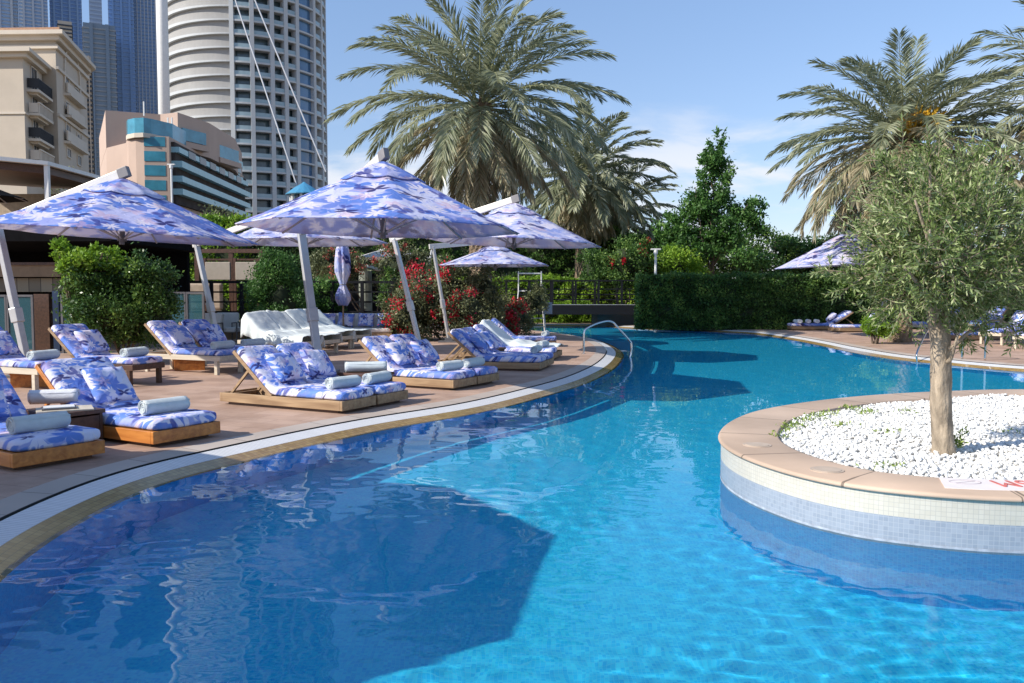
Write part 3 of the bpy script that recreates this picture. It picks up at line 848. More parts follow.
for i in range(len(prof_) - 1):
    for j in range(na): Fc.append((i * na + j, i * na + (j + 1) % na, (i + 1) * na + (j + 1) % na, (i + 1) * na + j))
Fc.append(tuple(range(na))); Fc.append(tuple(range((len(prof_) - 1) * na, len(prof_) * na)))
mb = MB(); mb.v = V; mb.f = Fc; mb.m = [0] * len(Fc); mb.build('folded_canopy', M['canopy_pale'], cl, smooth=True)
mb = MB(); mb.tube([(0.1 * cos(a / 2), 0.1 * sin(a / 2), 1.73) for a in range(13)], 0.012, 6); mb.build('tie', M['cap'], cl)
mb = MB(); mb.tube([(0, 0, 0), (0, 0, 0.06)], 0.26, 20); mb.build('base', M['alu_dark'], cl, bevel=0.01)

# ================================================================ loungers
def sweep_pad(path, w, th, e=5.0, ns=36, nc=28, puff=0.010, seed=0):
    """soft slab swept along a (y,z) centre path"""
    P = [Vector((0, y, z)) for y, z in path]
    L = [0]
    for a, b in zip(P, P[1:]): L.append(L[-1] + (b - a).length)
    tot = L[-1]
    def at(d):
        d = min(max(d, 0), tot); j = 0
        while j < len(P) - 2 and L[j + 1] < d: j += 1
        t = (d - L[j]) / max(1e-9, L[j + 1] - L[j]); return P[j].lerp(P[j + 1], t)
    V = []; Fc = []; rr = th * 0.5
    ds = [0, 0.004, 0.012, 0.024, 0.04] + [0.07 + (tot - 0.14) * i / (ns - 1) for i in range(ns)] + [tot - 0.04, tot - 0.024, tot - 0.012, tot - 0.004, tot]
    for d in ds:
        c = at(d); tg = (at(d + 0.06) - at(d - 0.06)).normalized(); nn = Vector((0, -tg.z, tg.y))
        m_ = min(d, tot - d); k = 1.0 if m_ >= rr else sqrt(max(0.0, 1 - ((rr - m_) / rr) ** 2)) * 0.94 + 0.06
        for q in range(nc):
            a = 2 * pi * q / nc; cx, sx_ = cos(a), sin(a)
            x = math.copysign(abs(cx) ** (2 / e / 1.3), cx) * (w / 2 - (1 - k) * rr); z = math.copysign(abs(sx_) ** (2 / e * 1.4), sx_) * th / 2 * (0.35 + 0.65 * k)
            p = c + Vector((x, 0, 0)) + nn * z
            g = noise.noise((p.x * 5 + seed, p.y * 5, p.z * 5)) * puff
            p += nn * g * (1 if sx_ > 0 else 0.2)
            V.append(p)
    n = len(ds)
    for i in range(n - 1):
        for q in range(nc): Fc.append((i * nc + q, i * nc + (q + 1) % nc, (i + 1) * nc + (q + 1) % nc, (i + 1) * nc + q))
    Fc.append(tuple(range(nc))); Fc.append(tuple(range((n - 1) * nc, n * nc)))
    mb = MB(); mb.v = V; mb.f = Fc; mb.m = [0] * len(Fc); return mb
def pillow_mb(w=0.50, h=0.46, th=0.17, n=16, seed=0):
    V = []; Fc = []
    for s in (1, -1):
        for i in range(n + 1):
            for j in range(n + 1):
                x, y = 2 * i / n - 1, 2 * j / n - 1
                e = (1 - abs(x) ** 3.2) * (1 - abs(y) ** 3.2)
                pin = 1 - 0.10 * (1 - abs(x * y)) * max(abs(x), abs(y)) ** 4
                z = s * th / 2 * max(0, e) ** 0.5 * (1 + 0.16 * noise.noise((x * 2 + seed, y * 2, s)))
                V.append((x * w / 2 * pin, y * h / 2 * pin, z))
    m_ = (n + 1) ** 2
    for s in (0, 1):
        for i in range(n):
            for j in range(n):
                a = s * m_ + i * (n + 1) + j
                q = (a, a + n + 1, a + n + 2, a + 1); Fc.append(q if s == 0 else q[::-1])
    mb = MB(); mb.v = V; mb.f = Fc; mb.m = [0] * len(Fc); return mb
def merged(o, d=1e-4):
    bm = bmesh.new(); bm.from_mesh(o.data); bmesh.ops.remove_doubles(bm, verts=bm.verts, dist=d)
    bmesh.ops.recalc_face_normals(bm, faces=bm.faces)
    for f in bm.faces: f.smooth = True
    bm.to_mesh(o.data); bm.free(); return o
def towel_mb(length=0.46, r=0.078, seed=0):
    """a rolled towel lying along X with a spiral visible on its ends"""
    V = []; Fc = []; na, nl = 30, 14
    rings_ = []
    for rr in (0.30, 0.62, 0.88): rings_.append((-length / 2 + (0.012 if rr < 0.8 else 0.0), rr))
    for i in range(nl + 1): rings_.append((-length / 2 + 0.006 + (length - 0.012) * i / nl, 1.0))
    for rr in (0.88, 0.62, 0.30): rings_.append((length / 2 - (0.012 if rr < 0.8 else 0.0), rr))
    for k, (x, rr) in enumerate(rings_):
        for j in range(na):
            a = 2 * pi * j / na
            q = rr * r * (1 + 0.05 * noise.noise((x * 6 + seed, cos(a) * 1.5, sin(a) * 1.5)))
            step = 0.008 * (j / na) * (rr > 0.95)
            V.append((x + 0.004 * sin(3 * a + k), (q + step) * cos(a) * 1.06, (q + step) * sin(a) * 0.95))
    n = len(rings_)
    for i in range(n - 1):
        for j in range(na): Fc.append((i * na + j, i * na + (j + 1) % na, (i + 1) * na + (j + 1) % na, (i + 1) * na + j))
    Fc.append(tuple(range(na))); Fc.append(tuple(range((n - 1) * na, n * na)))
    mb = MB(); mb.v = V; mb.f = Fc; mb.m = [0] * len(Fc)
    for s_ in (-1, 1):      # the roll's layers show as a spiral ridge on its ends
        sp = []
        for q in range(66):
            a = 2 * pi * q / 20; rr = r * (0.14 + 0.80 * q / 65)
            sp.append((s_ * (length / 2 + 0.001 - 0.010 * (q < 40)), rr * cos(a) * 1.05, rr * sin(a) * 0.95))
        mb.tube(sp, 0.0065, 5)
    for q, off_ in enumerate((0.0, 0.012)):      # loose outer edge
        mb.tube([(x * length / 8, (r * 1.05 + 0.002) * cos(2.5 + off_ * 8), (r * 0.97 + 0.002) * sin(2.5 + off_ * 8)) for x in range(-4, 5)], 0.006, 5)
    return mb
LW = 0.68
BA = R(41)      # backrest angle
def back_path(z0, hinge=1.16, length=0.80):
    return [(0, z0), (hinge - 0.05, z0), (hinge + 0.02, z0 + 0.02), (hinge + length * cos(BA), z0 + length * sin(BA))]
def make_platform(wood):
    r = bpy.data.objects.new('sun_lounger', None); COL.objects.link(r)
    mb = MB(); mb.box((0, 0.02, 0.10), (LW, 0.04, 0.12)); mb.box((0, 2.06, 0.10), (LW, 0.04, 0.12))
    for s in (-1, 1): mb.box((s * (LW / 2 - 0.02), 1.04, 0.10), (0.04, 2.00, 0.12))
    for k in range(12): mb.box((0, 0.12 + k * 0.095, 0.140), (LW - 0.085, 0.07, 0.02))
    mb.build('frame', wood, r, bevel=0.004)
    mb = MB(); mb.box((0, 1.04, 0.02), (LW - 0.10, 1.86, 0.04)); mb.build('plinth', M['dark_wood'], r)
    hz = 0.152; L_ = 0.86
    mb = MB()
    q = Matrix.Rotation(BA, 3, 'X')
    def bp(x, y, z): return Vector((0, 1.17, hz)) + q @ Vector((x, y, z))
    for s in (-1, 1): mb.box(bp(s * (LW / 2 - 0.02), L_ / 2, 0.0), (0.04, L_, 0.05), q)
    mb.box(bp(0, L_ - 0.02, 0), (LW - 0.08, 0.04, 0.05), q); mb.box(bp(0, 0.02, 0), (LW - 0.08, 0.04, 0.05), q)
    for k in range(8): mb.box(bp(0, 0.10 + k * 0.098, 0.005), (LW - 0.08, 0.06, 0.018), q)
    mb.build('backrest_frame', wood, r, bevel=0.003)
    mb = MB()
    for s in (-1, 1): mb.beam(bp(s * (LW / 2 - 0.09), 0.55, -0.02), (s * (LW / 2 - 0.09), 1.98, 0.12), 0.03, 0.03)
    mb.box(bp(0, 0.55, -0.025), (LW - 0.17, 0.034, 0.034)); mb.box((0, 1.97, 0.125), (LW - 0.17, 0.034, 0.034))
    mb.build('support_strut', wood, r)
    o = sweep_pad(back_path(0.155 + 0.06, 1.16, 0.82), LW - 0.02, 0.125, seed=random.random() * 20).build('mattress', M['print'], r); merged(o)
    return r
def make_daybed(wood):
    r = bpy.data.objects.new('sun_lounger', None); COL.objects.link(r)
    mb = MB()
    for s in (-1, 1): mb.box((s * (LW / 2 - 0.02), 1.0, 0.30), (0.04, 2.0, 0.09))
    mb.box((0, 0.02, 0.30), (LW - 0.08, 0.04, 0.09)); mb.box((0, 1.98, 0.30), (LW - 0.08, 0.04, 0.09))
    for k in range(11): mb.box((0, 0.12 + k * 0.095, 0.325), (LW - 0.085, 0.07, 0.02))
    mb.build('frame', wood, r, bevel=0.004)
    for x in (-1, 1):
        for y in (0.10, 1.80):
            mb = MB(); mb.box((x * (LW / 2 - 0.035), y, 0.13), (0.068, 0.07, 0.258)); mb.build('leg', wood, r, bevel=0.004)
    q = Matrix.Rotation(BA, 3, 'X'); L_ = 0.86
    def bp(x, y, z): return Vector((0, 1.17, 0.335)) + q @ Vector((x, y, z))
    mb = MB()
    for s in (-1, 1): mb.box(bp(s * (LW / 2 - 0.02), L_ / 2, 0.0), (0.04, L_, 0.05), q)
    mb.box(bp(0, L_ - 0.02, 0), (LW - 0.08, 0.04, 0.05), q)
    for k in range(8): mb.box(bp(0, 0.10 + k * 0.098, 0.005), (LW - 0.08, 0.06, 0.018), q)
    mb.build('backrest_frame', M['teak'], r, bevel=0.003)
    o = sweep_pad(back_path(0.34 + 0.055, 1.16, 0.82), LW - 0.02, 0.115, seed=random.random() * 20).build('mattress', M['print'], r); merged(o)
    return r
protos = {'hot': make_platform(M['teak_hot']), 'teak': make_platform(M['teak']), 'day': make_daybed(M['teak_pale']), 'dark': make_daybed(M['dark_wood'])}
used = set()
def lounger(kind, A, ang, k, label, group, pillow=None, towel=None, prow=0.0, gap=0.72, pdx=0.02, sc_=1.0):
    """A: near foot corner of the set, k-th of the set along the foot line"""
    X_ = Vector((cos(ang), sin(ang)))
    c = Vector((A[0], A[1])) + X_ * (LW / 2 + gap * k)
    if kind in used: o = copy_tree(protos[kind])
    else: o = protos[kind]; used.add(kind)
    o.location = (c.x, c.y, DZ); o.rotation_euler = (0, 0, ang); o.scale = (sc_, sc_ if sc_ > 1.2 else min(sc_, 1.04), 1)
    tag(o, label, 'sun lounger', group)
    zt = 0.285 if kind in ('hot', 'teak') else 0.46
    Y_ = Vector((-X_.y, X_.x))
    if pillow:
        p = protos['pillow'].copy() if 'pillow' in used else protos['pillow']
        if 'pillow' in used: COL.objects.link(p)
        used.add('pillow')
        q = c + Y_ * (1.27 * (sc_ if sc_ > 1.2 else 1) + random.uniform(-0.02, 0.03)) + X_ * (pdx + random.uniform(-0.04, 0.04))
        p.location = (q.x, q.y, DZ + zt + 0.225)
        p.rotation_euler = (Matrix.Rotation(ang, 3, 'Z') @ Matrix.Rotation(BA + R(9), 3, 'X') @ Matrix.Rotation(R(random.uniform(-9, 9)), 3, 'Z')).to_euler()
        tag(p, pillow, 'pillow', 'scatter pillows on the loungers')
    if towel:
        key = 'towel'
        p = protos[key].copy() if key in used else protos[key]
        if key in used: COL.objects.link(p)
        used.add(key)
        q = c + Y_ * (0.30 + random.uniform(-0.04, 0.05)) + X_ * random.uniform(-0.02, 0.05)
        p.location = (q.x, q.y, DZ + zt + 0.068)
        p.rotation_euler = (0, 0, ang + R(random.uniform(-10, 6)))
        tag(p, towel, 'towel', 'rolled towels on the loungers')
    return o
protos['pillow'] = merged(pillow_mb(seed=3).build('pillow', M['print_small'])); 
protos['towel'] = towel_mb(0.48, 0.074).build('rolled_towel', M['towel'], smooth=True)
GF = 'low platform loungers along the pool edge'
GR = 'raised loungers of the back row'
def g2(u, v): p = G(u, v, DZ); return (p.x, p.y)
a55 = R(55.5)
lounger('hot', g2(21.2, 471.8), R(57), 0, 'nearest low orange-teak lounger at the left edge, only its foot end in the photo', GF,
        'floral pillow on the nearest lounger, cut by the left photo edge', 'pale blue towel roll on the foot of the nearest lounger', pdx=-0.05, sc_=1.19)
lounger('hot', g2(159.3, 447.7), R(60), 0, 'single low orange-teak lounger standing alone, second along the pool edge from the left', GF,
        'big blue petal-print pillow on the single lounger second from the left', 'pale blue towel roll across the foot of the single lounger second from the left', pdx=0.05, sc_=1.19)
lounger('teak', g2(342.3, 414.6), R(62), 0, 'near lounger of the joined pair right beneath the largest parasol mast', GF,
        'tilted floral pillow on the near lounger of the pair beneath the largest parasol mast', 'pale blue towel roll on the near lounger of the pair beneath the largest parasol mast')
lounger('teak', g2(342.3, 414.6), R(62), 1, 'far lounger of the joined pair right beneath the largest parasol mast', GF,
        'floral pillow on the far lounger of the pair beneath the largest parasol mast', 'pale blue towel roll on the far lounger of the pair beneath the largest parasol mast')
lounger('teak', g2(453.4, 391), R(61), 0, 'near lounger of the joined pair just right of the brown side table', GF,
        'floral pillow on the lounger beside the brown side table', 'towel roll on the near lounger of the pair right of the brown side table')
lounger('teak', g2(453.4, 391), R(61), 1, 'far lounger of the joined pair just right of the brown side table', GF,
        'upright floral pillow on the far lounger of the pair right of the brown side table', 'towel roll on the far lounger of the pair right of the brown side table')
lounger('teak', g2(539.7, 371.6), R(76), 0, 'near lounger of the sunlit-sided pair, last but one before the pool tip', GF,
        'floral pillow with a dark leaf on the sunlit-sided lounger near the pool tip')
tw = g2(539.7, 371.6)
lounger('teak', g2(539.7, 371.6), R(76), 1, 'far lounger of the sunlit-sided pair, last but one before the pool tip', GF,
        'floral pillow on the far lounger of the sunlit-sided pair', 'towel roll on the far lounger of the sunlit-sided pair')
lounger('teak', g2(552.5, 361.3), R(78), 0, 'uncovered lounger beside the one under a white sheet, close to the pool tip', GF,
        None, 'towel roll on the lounger beside the white-sheeted one')
lounger('teak', g2(556, 347), R(86), 0, 'farthest low lounger before the bougainvillea at the pool tip', GF,
        None, 'towel roll on the farthest lounger at the pool tip')
# back row
lounger('day', g2(38, 392), R(66), 0, 'raised pale-framed lounger of the back row at the left photo edge', GR,
        'floral pillow on the back-row lounger at the left photo edge', 'pale blue towel roll on the back-row lounger at the left photo edge')
lounger('dark', g2(133, 387), R(68), 0, 'raised dark-framed lounger of the back row in front of the rounded bush', GR,
        'pink-flower-print pillow on the dark-framed back-row lounger', 'pale blue towel roll on the dark-framed back-row lounger')
lounger('day', g2(220, 375.5), R(66), 0, 'near lounger of the raised pale-framed pair left of the white covered loungers', GR,
        'blue pillow on the near lounger of the raised pale-framed pair', 'pale blue towel roll on the near lounger of the raised pale-framed pair')
lounger('day', g2(223, 375.5), R(66), 1.08, 'far lounger of the raised pale-framed pair left of the white covered loungers', GR,
        'blue pillow on the far lounger of the raised pale-framed pair', 'pale blue towel roll on the far lounger of the raised pale-framed pair')
# covered loungers
def cover_mb(zf, seed, drop=0.30, w=LW + 0.06):
    ns, nc = 44, 22; V = []; Fc = []
    for i in range(ns + 1):
        s = i / ns * 2.1
        if s < 1.12: y, z = s - 0.03, zf
        elif s < 1.98: t = s - 1.12; y, z = 1.09 + t * cos(BA), zf + t * sin(BA)
        else: t = s - 1.98; y, z = 1.09 + 0.86 * cos(BA) + t * 0.8, zf + 0.86 * sin(BA) - t * 1.3
        z += 0.10 * math.exp(-((s - 1.0) / 0.22) ** 2)
        for j in range(nc + 1):
            v = j / nc * 2 - 1
            if abs(v) < 0.62: x = v / 0.62 * w / 2; dz = 0
            else: k = (abs(v) - 0.62) / 0.38; x = math.copysign(w / 2 + 0.05 * k + 0.03 * sin(s * 17 + seed) * k, v); dz = -(drop + 0.05 * sin(s * 5 + seed)) * k - (z - zf) * k * 0.55
            wv = 0.035 * noise.noise((x * 3 + seed, s * 2.2, seed)) + 0.018 * noise.noise((x * 9, s * 8 + x * 9, seed)) + 0.022 * max(0, sin(s * 9 + x * 7 + seed)) ** 3
            V.append((x, y, z + dz + wv))
    for i in range(ns):
        for j in range(nc):
            a = i * (nc + 1) + j; Fc.append((a, a + 1, a + nc + 2, a + nc + 1))
    mb = MB(); mb.v = V; mb.f = Fc; mb.m = [0] * len(Fc); return mb
def covered(A, ang, k, label, low=False, group=GR):
    X_ = Vector((cos(ang), sin(ang))); c = Vector(A) + X_ * (LW / 2 + 0.72 * k)
    r = thing('covered_lounger', label, 'sun lounger', (c.x, c.y, DZ), ang, group)
    src = protos['teak' if low else 'day']
    for ch in src.children:
        if ch.name.split('.')[0] in ('frame', 'leg', 'backrest_frame', 'plinth'):
            d = ch.copy(); COL.objects.link(d); d.parent = r
    o = cover_mb(0.30 if low else 0.47, 3.7 * k + A[0], 0.10 if low else 0.26).build('dust_cover', M['cover'], r, smooth=True)
    md = o.modifiers.new('thickness', 'SOLIDIFY'); md.thickness = 0.006
    return r
covered(g2(303, 357), R(64), 0, 'leftmost raised lounger hidden under a white dust cover')
covered(g2(303, 357), R(64), 1, 'second from left of the raised loungers under white dust covers')
covered(g2(338, 350), R(64), 0, 'third from left of the raised loungers under white dust covers')
covered(g2(338, 350), R(64), 1, 'rightmost of the raised loungers under white dust covers, before the floral sofa')
covered((g2(552.5, 361.3)), R(78), 1, 'low lounger under a white sheet near the pool tip, its back rising before the bougainvillea', low=True, group=GF)

# right-hand side of the pool
place_towel_later = []
GRR = 'loungers on the far side of the pool'
lounger('teak', g2(786, 329.6), R(-92), 0, 'low lounger at the left end of the far side, before the dark hedge', GRR, 'dark blue pillow on the hedge-side far lounger', 'white towel roll on the hedge-side far lounger', sc_=1.3)
lounger('teak', g2(786, 329.6), R(-92), -1.15, 'low lounger right behind the hedge-side one on the far side', GRR, 'pillow on the rear of the two hedge-side far loungers', sc_=1.3)
for i, (dx, lb) in enumerate([(0.28, 'first small white towel roll at the foot of the hedge-side far lounger'), (0.62, 'second small white towel roll on the hedge-side far lounger'), (0.96, 'third small white towel roll on the hedge-side far lounger')]):
    c_ = g2(786, 329.6); place_towel_later.append((c_[0] + dx, c_[1] - 0.75 + 0.02 * i, lb))
lounger('teak', g2(829, 331.5), R(-80), 0, 'low lounger heaped with blue cushions left of the lime shrub on the far side', GRR, 'blue pillow on the lounger left of the lime shrub', None, sc_=1.25)
rr_labels = ['far-side lounger just right of the lime bush', 'far-side lounger seen beside the olive trunk', 'far-side lounger behind the hanging olive twigs', 'far-side lounger at the right photo edge', 'far-side lounger behind the poolside handrail posts', 'far-side lounger furthest right, half outside the photo']
for i, (u, v, an) in enumerate([(908, 334, -70), (944, 340, -66), (978, 344, -62), (1012, 349, -60), (958, 332, -66), (1040, 338, -60)]):
    p = G(u, v, DZ)
    lounger('day' if i != 1 else 'teak', (p.x, p.y), R(an), 0, rr_labels[i], GRR, 'floral pillow on the ' + rr_labels[i], None)

# side tables with things on them
def side_table(c, ang, h, w, d, label):
    t = thing('side_table', label, 'side table', c, ang, 'wooden side tables between the loungers')
    mb = MB(); mb.box((0, 0, h - 0.02), (w, d, 0.04)); mb.build('tabletop', M['dark_wood'], t, bevel=0.004)
    mb = MB()
    for s in (-1, 1):
        mb.box((s * (w / 2 - 0.03), 0, (h - 0.04) / 2), (0.03, d - 0.06, h - 0.042)); mb.box((0, s * (d / 2 - 0.045), h * 0.42), (w - 0.095, 0.025, h * 0.8))
    mb.build('box_base', M['dark_wood'], t)
    return t
def place_towel(loc, ang, label, mat=None, sc_=(1, 1, 1)):
    p = protos['towel'].copy(); 
    if mat: p.data = p.data.copy(); p.data.materials[0] = mat
    COL.objects.link(p); p.location = loc; p.rotation_euler = (0, 0, ang); p.scale = sc_
    return tag(p, label, 'towel', 'rolled towels on the loungers')
c = G(64, 409, DZ + 0.34); side_table((c.x, c.y, DZ), R(56), 0.34, 0.50, 0.62, 'dark wooden side table with a tray and white towels, between the two nearest loungers')
tr = thing('serving_tray', 'thin dark tray with pale cards lying on the side table between the two nearest loungers', 'tray', (c.x + 0.04, c.y - 0.06, DZ + 0.34), R(30))
mb = MB(); mb.box((0, 0, 0.008), (0.50, 0.34, 0.016)); mb.build('tray_base', M['teak_pale'], tr, bevel=0.003)
mb = MB(); mb.box((-0.05, 0, 0.024), (0.3, 0.22, 0.014)); mb.build('card', M['alu_dark'], tr)
mb = MB(); mb.box((-0.05, 0, 0.037), (0.27, 0.19, 0.008)); mb.build('card', M['white'], tr)
place_towel((c.x - 0.30, c.y + 0.38, DZ + 0.34 + 0.08), R(15), 'white rolled towel standing behind the tray on the nearest side table', M['towel_white'], (0.95, 1.0, 1.0))
c = G(366, 372, DZ + 0.36); side_table((c.x, c.y, DZ), R(52), 0.36, 0.55, 0.60, 'dark wooden side table between the two joined lounger pairs')
place_towel((c.x, c.y, DZ + 0.36 + 0.078), R(10), 'long pale blue towel roll on the side table between the two joined lounger pairs', None, (1.2, 1, 1))
c = G(490, 347.5, DZ + 0.34); side_table((c.x, c.y, DZ), R(62), 0.34, 0.5, 0.5, 'small side table between the sunlit pair and the lounger pair beside it')
place_towel((c.x - 0.1, c.y, DZ + 0.34 + 0.078), R(40), 'small white towel roll on the side table near the pool tip', M['towel_white'], (0.7, 0.9, 0.9))
for x_, y_, lb in place_towel_later: place_towel((x_, y_, DZ + 0.285 + 0.08), R(80), lb, M['towel_white'])
# orange wooden boxes seen below the raised loungers
for (u, v, lb) in [(184, 371, 'orange wooden box on the deck beneath the raised pale-framed pair'), (22, 388, 'orange wooden box on the deck beneath the leftmost back-row lounger')]:
    c = G(u, v, DZ); b = thing('storage_box', lb, 'box', (c.x, c.y + 0.3, DZ), R(20), 'wooden boxes under the raised loungers')
    mb = MB(); mb.box((0, 0, 0.10), (0.55, 0.42, 0.20)); mb.build('box_body', M['teak_hot'], b, bevel=0.005)
    mb = MB(); mb.box((0, 0, 0.212), (0.57, 0.44, 0.022)); mb.build('lid', M['teak_hot'], b, bevel=0.003)

# L-shaped sofa with patterned cushions behind the covered loungers
c = G(352, 341, DZ)
sf = thing('outdoor_sofa', 'low cream outdoor sofa with a row of blue floral cushions, left of the red bougainvillea', 'sofa', (c.x, c.y, DZ), R(4))
mb = MB(); mb.box((0, 0.05, 0.16), (2.5, 0.85, 0.22)); mb.build('sofa_base', M['teak'], sf, bevel=0.01)
mb = MB(); mb.box((0, 0, 0.34), (2.46, 0.8, 0.13)); o = mb.build('seat_cushion', M['cream_cushion'], sf, bevel=0.04, seg=3, smooth=True)
mb = MB(); mb.box((0, 0.40, 0.62), (2.46, 0.18, 0.44)); mb.build('back_cushion', M['cream_cushion'], sf, bevel=0.05, seg=3, smooth=True)
mb = MB(); mb.box((-1.16, 0.02, 0.52), (0.18, 0.6, 0.26)); mb.build('armrest', M['print'], sf, bevel=0.04, seg=3, smooth=True)
lbs = ['first floral cushion from the left on the cream sofa', 'second floral cushion from the left on the cream sofa', 'third floral cushion from the left on the cream sofa', 'rightmost floral cushion on the cream sofa, next to the red flowers']
for i, x in enumerate((-0.75, -0.2, 0.42, 1.0)):
    p = protos['pillow'].copy(); COL.objects.link(p)
    w_ = Matrix.Rotation(R(4), 3, 'Z') @ Vector((x, 0.17, 0))
    p.location = (c.x + w_.x, c.y + w_.y, DZ + 0.64); p.rotation_euler = (R(74), R(random.uniform(-8, 8)), R(4)); p.scale = (1, 0.95, 0.9)
    tag(p, lbs[i], 'cushion', 'cushions on the cream sofa')

# ================================================================ handrails
def rail_pts(P, k=8):
    out = []
    n = len(P)
    for i in range(n - 1):
        p0, p1, p2, p3 = [Vector(P[min(max(i + j, 0), n - 1)]) for j in (-1, 0, 1, 2)]
        for s in range(k):
            t = s / k; out.append(0.5 * ((2 * p1) + (p2 - p0) * t + (2 * p0 - 5 * p1 + 4 * p2 - p3) * t * t + (-p0 + 3 * p1 - 3 * p2 + p3) * t ** 3))
    out.append(Vector(P[-1])); return out
b0 = G(583.5, 354, DZ); e0 = G(630, 357, 0.0)
hr = thing('grab_rail', 'curved steel grab rail arching from the deck tip down into the water', 'handrail', b0)
def HQ(u, v, t): return Q(u, v, b0.y + (e0.y - b0.y) * t) - b0
P = [Vector((0, 0, 0)), HQ(583.8, 340, 0.0), HQ(584.6, 331, 0.03), HQ(589, 327.2, 0.12), HQ(597, 323.6, 0.3), HQ(607, 321.2, 0.5), HQ(613, 322.4, 0.62), HQ(617, 326.5, 0.7), HQ(629, 340, 0.95), HQ(631.3, 344, 1.0), HQ(631.3, 352, 1.0), e0 - b0 + Vector((-0.03, 0, -0.1)), e0 - b0 + Vector((-0.3, 0.1, -0.75))]
mb = MB(); mb.tube(rail_pts(P), 0.024, 10); mb.build('rail_tube', M['steel'], hr, smooth=True)
mb = MB(); mb.tube([(0, 0, 0), (0, 0, 0.012)], 0.055, 16); mb.build('floor_flange', M['steel'], hr)
b1 = G(934, 340, DZ + 0.0); b1 = G(950, 352, DZ)
hr2 = thing('grab_rail', 'slanting steel grab rail of the far pool ladder, just left of the olive trunk', 'handrail', b1)
e1 = G(917, 362, 0.0)
def HQ2(u, v, t): return Q(u, v, b1.y + (e1.y - b1.y) * t) - b1
P = [Vector((0, 0, 0)), HQ2(949, 326, 0), HQ2(944, 317, 0.1), HQ2(935, 318, 0.3), HQ2(929, 327, 0.5), HQ2(917.5, 351, 0.95), e1 - b1, e1 - b1 + Vector((0.0, 0, -0.7))]
mb = MB(); mb.tube(rail_pts(P), 0.022, 10); mb.build('rail_tube', M['steel'], hr2, smooth=True)
pa, pb = G(962, 359, DZ), G(985, 360.5, DZ)
hr3 = thing('grab_rail', 'square-topped steel rail on two posts at the far pool edge, right of the olive trunk', 'handrail', (pa.x, pa.y, DZ))
w_ = Vector((pb.x - pa.x, pb.y - pa.y, 0))
mb = MB(); mb.tube(rail_pts([(0, 0, 0), (0, 0, 0.62), (0, 0, 0.72), w_ * 0.12 + Vector((0, 0, 0.8)), w_ * 0.88 + Vector((0, 0, 0.8)), w_ + Vector((0, 0, 0.72)), w_ + Vector((0, 0, 0.62)), w_]), 0.024, 10)
mb.build('rail_tube', M['steel'], hr3, smooth=True)

# ================================================================ foliage
def leaf_quads(P, size, rng, aspect=0.45, updir=0.3, D=None):
    """diamond leaves at P, random facing; returns verts (4N,3), faces"""
    N = len(P)
    if D is None:
        D = rng.normal(size=(N, 3)); D[:, 2] += updir
    D = D / np.linalg.norm(D, axis=1)[:, None]
    S = rng.normal(size=(N, 3)); S -= D * (S * D).sum(1)[:, None]; S /= np.linalg.norm(S, axis=1)[:, None] + 1e-9
    L = (size * rng.uniform(0.65, 1.35, N))[:, None] if np.isscalar(size) else size[:, None]
    W = L * aspect
    a = P; b = P + D * L * 0.5 + S * W * 0.5; c = P + D * L; d = P + D * L * 0.5 - S * W * 0.5
    V = np.stack([a, b, c, d], 1).reshape(-1, 3)
    Fq = np.arange(4 * N).reshape(N, 4)
    return V, Fq
def blob_points(c, rad, n, rng, lumps=40, lump_r=0.28, fill=0.25):
    """clumpy crown: leaf clumps spread near an uneven ellipsoid surface"""
    c = np.array(c); rad = np.array(rad)
    d = rng.normal(size=(lumps, 3)); d /= np.linalg.norm(d, axis=1)[:, None]
    rr = np.where(rng.uniform(size=lumps) < fill, rng.uniform(0.2, 0.7, lumps), rng.uniform(0.72, 1.0, lumps))
    lc = d * rr[:, None]
    k = rng.randint(0, lumps, n)
    q = rng.normal(size=(n, 3)) * lump_r * rng.uniform(0.5, 1.2, lumps)[k][:, None] * 0.6
    return c + (lc[k] + q) * rad, k
def foliage(name, pts, size, mat, parent, rng, aspect=0.45, k=None, updir=0.3, outward=None):
    D = None
    if outward is not None:
        D = (pts - np.array(outward)); D /= np.linalg.norm(D, axis=1)[:, None] + 1e-6; D = D + rng.normal(size=D.shape) * 0.7; D[:, 2] += updir
    V, Fq = leaf_quads(pts, size, rng, aspect, updir, D)
    r = rng.uniform(size=len(pts))
    if k is not None:
        kk = np.random.RandomState(9).uniform(size=int(k.max()) + 1)[k]; r = r * 0.6 + kk * 0.4
    off = np.array(parent.location) if parent is not None else 0
    return npmesh(name, V - off, Fq, mat, parent, attr=r)
def limb(mb, a, b, r0, r1, rng, n=6, wob=0.08, sides=7):
    a = Vector(a); b = Vector(b); L_ = (b - a).length; pts = []; rad = []
    for i in range(n + 1):
        t = i / n; p = a.lerp(b, t)
        if 0 < i: p += Vector(rng.normal(size=3)) * wob * L_ * 0.35 * (t * (1.3 - t))
        pts.append(p); rad.append(r0 + (r1 - r0) * t)
    mb.tube(pts, rad, sides); return pts
